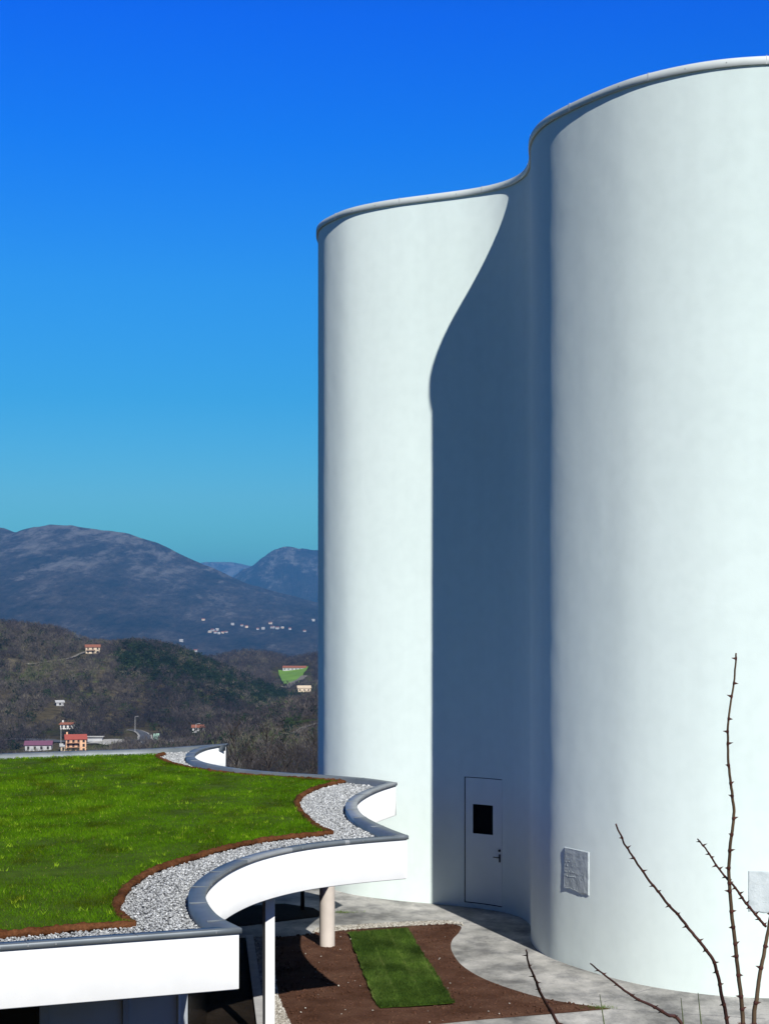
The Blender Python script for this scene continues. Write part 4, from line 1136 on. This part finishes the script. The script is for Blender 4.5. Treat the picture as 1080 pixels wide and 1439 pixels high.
# ------------------------------------------------------------------ thorny canes and dry blades in front of the camera
shrub = empty('thorny_shrub', (.82, 3.5, 4.75))
tag(shrub, 'leafless thorny shrub with long reddish canes in the near foreground', 'shrub')
def cane(px_path, d0, d1, r0, r1, mat, seed, thorns=26):
    r = random.Random(seed); n = len(px_path)
    pts = []
    for k, (px, py) in enumerate(px_path):
        d = d0 + (d1 - d0) * k / (n - 1)
        pts.append(np.array([(px - 540) * d / F, d, EYE - (py - HY) * d / F]))
    P = []
    for i in range(n - 1):
        p0 = pts[max(i - 1, 0)]; p1 = pts[i]; p2 = pts[i + 1]; p3 = pts[min(i + 2, n - 1)]
        for k in range(8):
            t = k / 8
            P.append(.5 * (2 * p1 + (p2 - p0) * t + (2 * p0 - 5 * p1 + 4 * p2 - p3) * t**2 + (3 * p1 - p0 - 3 * p2 + p3) * t**3))
    P.append(pts[-1]); P = np.array(P)
    P[:, 0] += .0016 * fbm(np.arange(len(P)) * .35, np.zeros(len(P)), 3, seed)
    N = len(P); rad = [.82 * (r0 + (r1 - r0) * (k / (N - 1))) for k in range(N)]
    b = MB(); b.tube(P - np.array(shrub.location), rad, 8)
    c = b.build('cane', mat, shrub, smooth=True)
    tb = MB(); L = np.concatenate([[0], np.cumsum(np.linalg.norm(np.diff(P, axis=0), axis=1))])
    for k in range(thorns):
        s = L[-1] * (k + r.uniform(.2, .8)) / thorns
        i = min(int(np.searchsorted(L, s)), N - 2); p = Vector(P[i]) - shrub.location; t = Vector(P[min(i + 1, N - 1)] - P[i - 1]).normalized()
        a = r.uniform(-.5, .5) + (0 if k % 2 else math.pi); side = Vector((math.cos(a), math.sin(a) * .6, 0)); side = (side - t * side.dot(t)).normalized()
        h_ = r.uniform(.005, .0105); rd = rad[i]
        w_ = .0024 + rd * .35
        q = p + side * rd * .6
        tip = q + side * h_ + t * r.uniform(-.004, .0015)
        u = t.cross(side)
        tb.add([q + t * w_, q + u * w_ * .5, q - t * w_, q - u * w_ * .5, tip], [(0, 1, 4), (1, 2, 4), (2, 3, 4), (3, 0, 4)])
        # bud swelling at the node
        tb.tube([p - t * .004, p, p + t * .004], [rd * 1.0, rd * 1.25, rd * 1.0], 8)
    tg = tb.build('thorn', M['thorn'], c); tg['kind'] = 'stuff'
ROOT = (1058, 1950)
cane([(1033.5, 918), (1030, 960), (1023.5, 1010), (1021.5, 1045), (1024, 1085), (1028, 1115), (1030, 1145), (1025, 1190), (1023.5, 1230), (1027, 1275), (1031.5, 1320), (1037, 1370), (1043, 1439), (1050, 1560), ROOT], 3.25, 3.5, .0021, .0062, M['cane_green'], 1, 44)
cane([(865, 1158), (876, 1184), (888, 1203), (904, 1227), (922, 1250), (937, 1270), (955, 1289), (970, 1309), (988, 1330), (1002, 1350), (1008, 1372), (1014, 1405), (1021, 1439), (1036, 1560), ROOT], 3.1, 3.5, .0019, .0055, M['cane'], 2, 36)
cane([(1084, 1270), (1081, 1295), (1075, 1325), (1068, 1365), (1062, 1405), (1058, 1439), (1058, 1560), ROOT], 3.45, 3.5, .0042, .0068, M['cane_green'], 3, 18)
cane([(979, 1179), (990, 1192), (1001, 1209), (1015, 1228), (1030, 1245), (1046, 1267), (1062, 1287), (1075, 1302)], 3.35, 3.46, .0018, .0036, M['cane'], 4, 16)
cane([(739, 1335), (742, 1352), (750, 1372), (757, 1390), (768, 1412), (783, 1439), (850, 1560), ROOT], 3.0, 3.5, .0018, .0058, M['cane'], 5, 24)
cane([(829, 1354), (845, 1367), (862, 1380), (880, 1394), (897, 1405), (917, 1414), (937, 1426), (958, 1440), (1010, 1540), ROOT], 3.2, 3.5, .0017, .0055, M['cane'], 6, 26)
for k, (px, py, dx, lab) in enumerate(((842, 1397, 14, 'pale grass blade left of the thorny canes'), (956, 1402, 8, 'pale grass blade between the thorny canes'), (980, 1395, 10, 'taller pale grass blade between the thorny canes'))):
    d = 2.9; b = MB(); zt = EYE - (py - HY) * d / F; xt = (px - 540) * d / F; zb = float(H(0., d)) - .02; xb = xt + dx * d / F * (zt - zb) / ((1439 - py) * d / F) * .35
    n = 10; vs = []
    for i in range(n):
        f = i / (n - 1); w_ = .0045 * (1 - f ** 3) + .0006; x_ = xb + (xt - xb) * f ** 1.3; z_ = zb + (zt - zb) * f
        vs += [(x_ - w_, d, z_), (x_, d - .0015, z_), (x_ + w_, d, z_)]
    b.add(vs, [(3 * i + j, 3 * i + j + 1, 3 * i + j + 4, 3 * i + j + 3) for i in range(n - 1) for j in range(2)])
    tag(b.build('grass_blade', M['blade']), lab, 'grass blade', 'grass blades beside the thorny shrub')

# ------------------------------------------------------------------ haze
mb = MB(); mb.box((0, 0, 265), (50000, 50000, 850))
hz = mb.build('haze', []) if False else None
me = bpy.data.meshes.new('haze'); me.from_pydata(mb.v, [], mb.f); me.update()
hz = link('haze', me); tag(hz, 'thin blue distance haze over the valley', 'haze', kind='stuff')
hm_ = bpy.data.materials.new('haze_air'); hm_.use_nodes = True
t = hm_.node_tree; t.nodes.remove(t.nodes['Principled BSDF'])
pvn = t.nodes.new('ShaderNodeVolumePrincipled')
pvn.inputs['Color'].default_value = (0.12, 0.42, 0.88, 1)
pvn.inputs['Density'].default_value = 0.00007
t.links.new(pvn.outputs[0], t.nodes['Material Output'].inputs['Volume'])
me.materials.append(hm_)
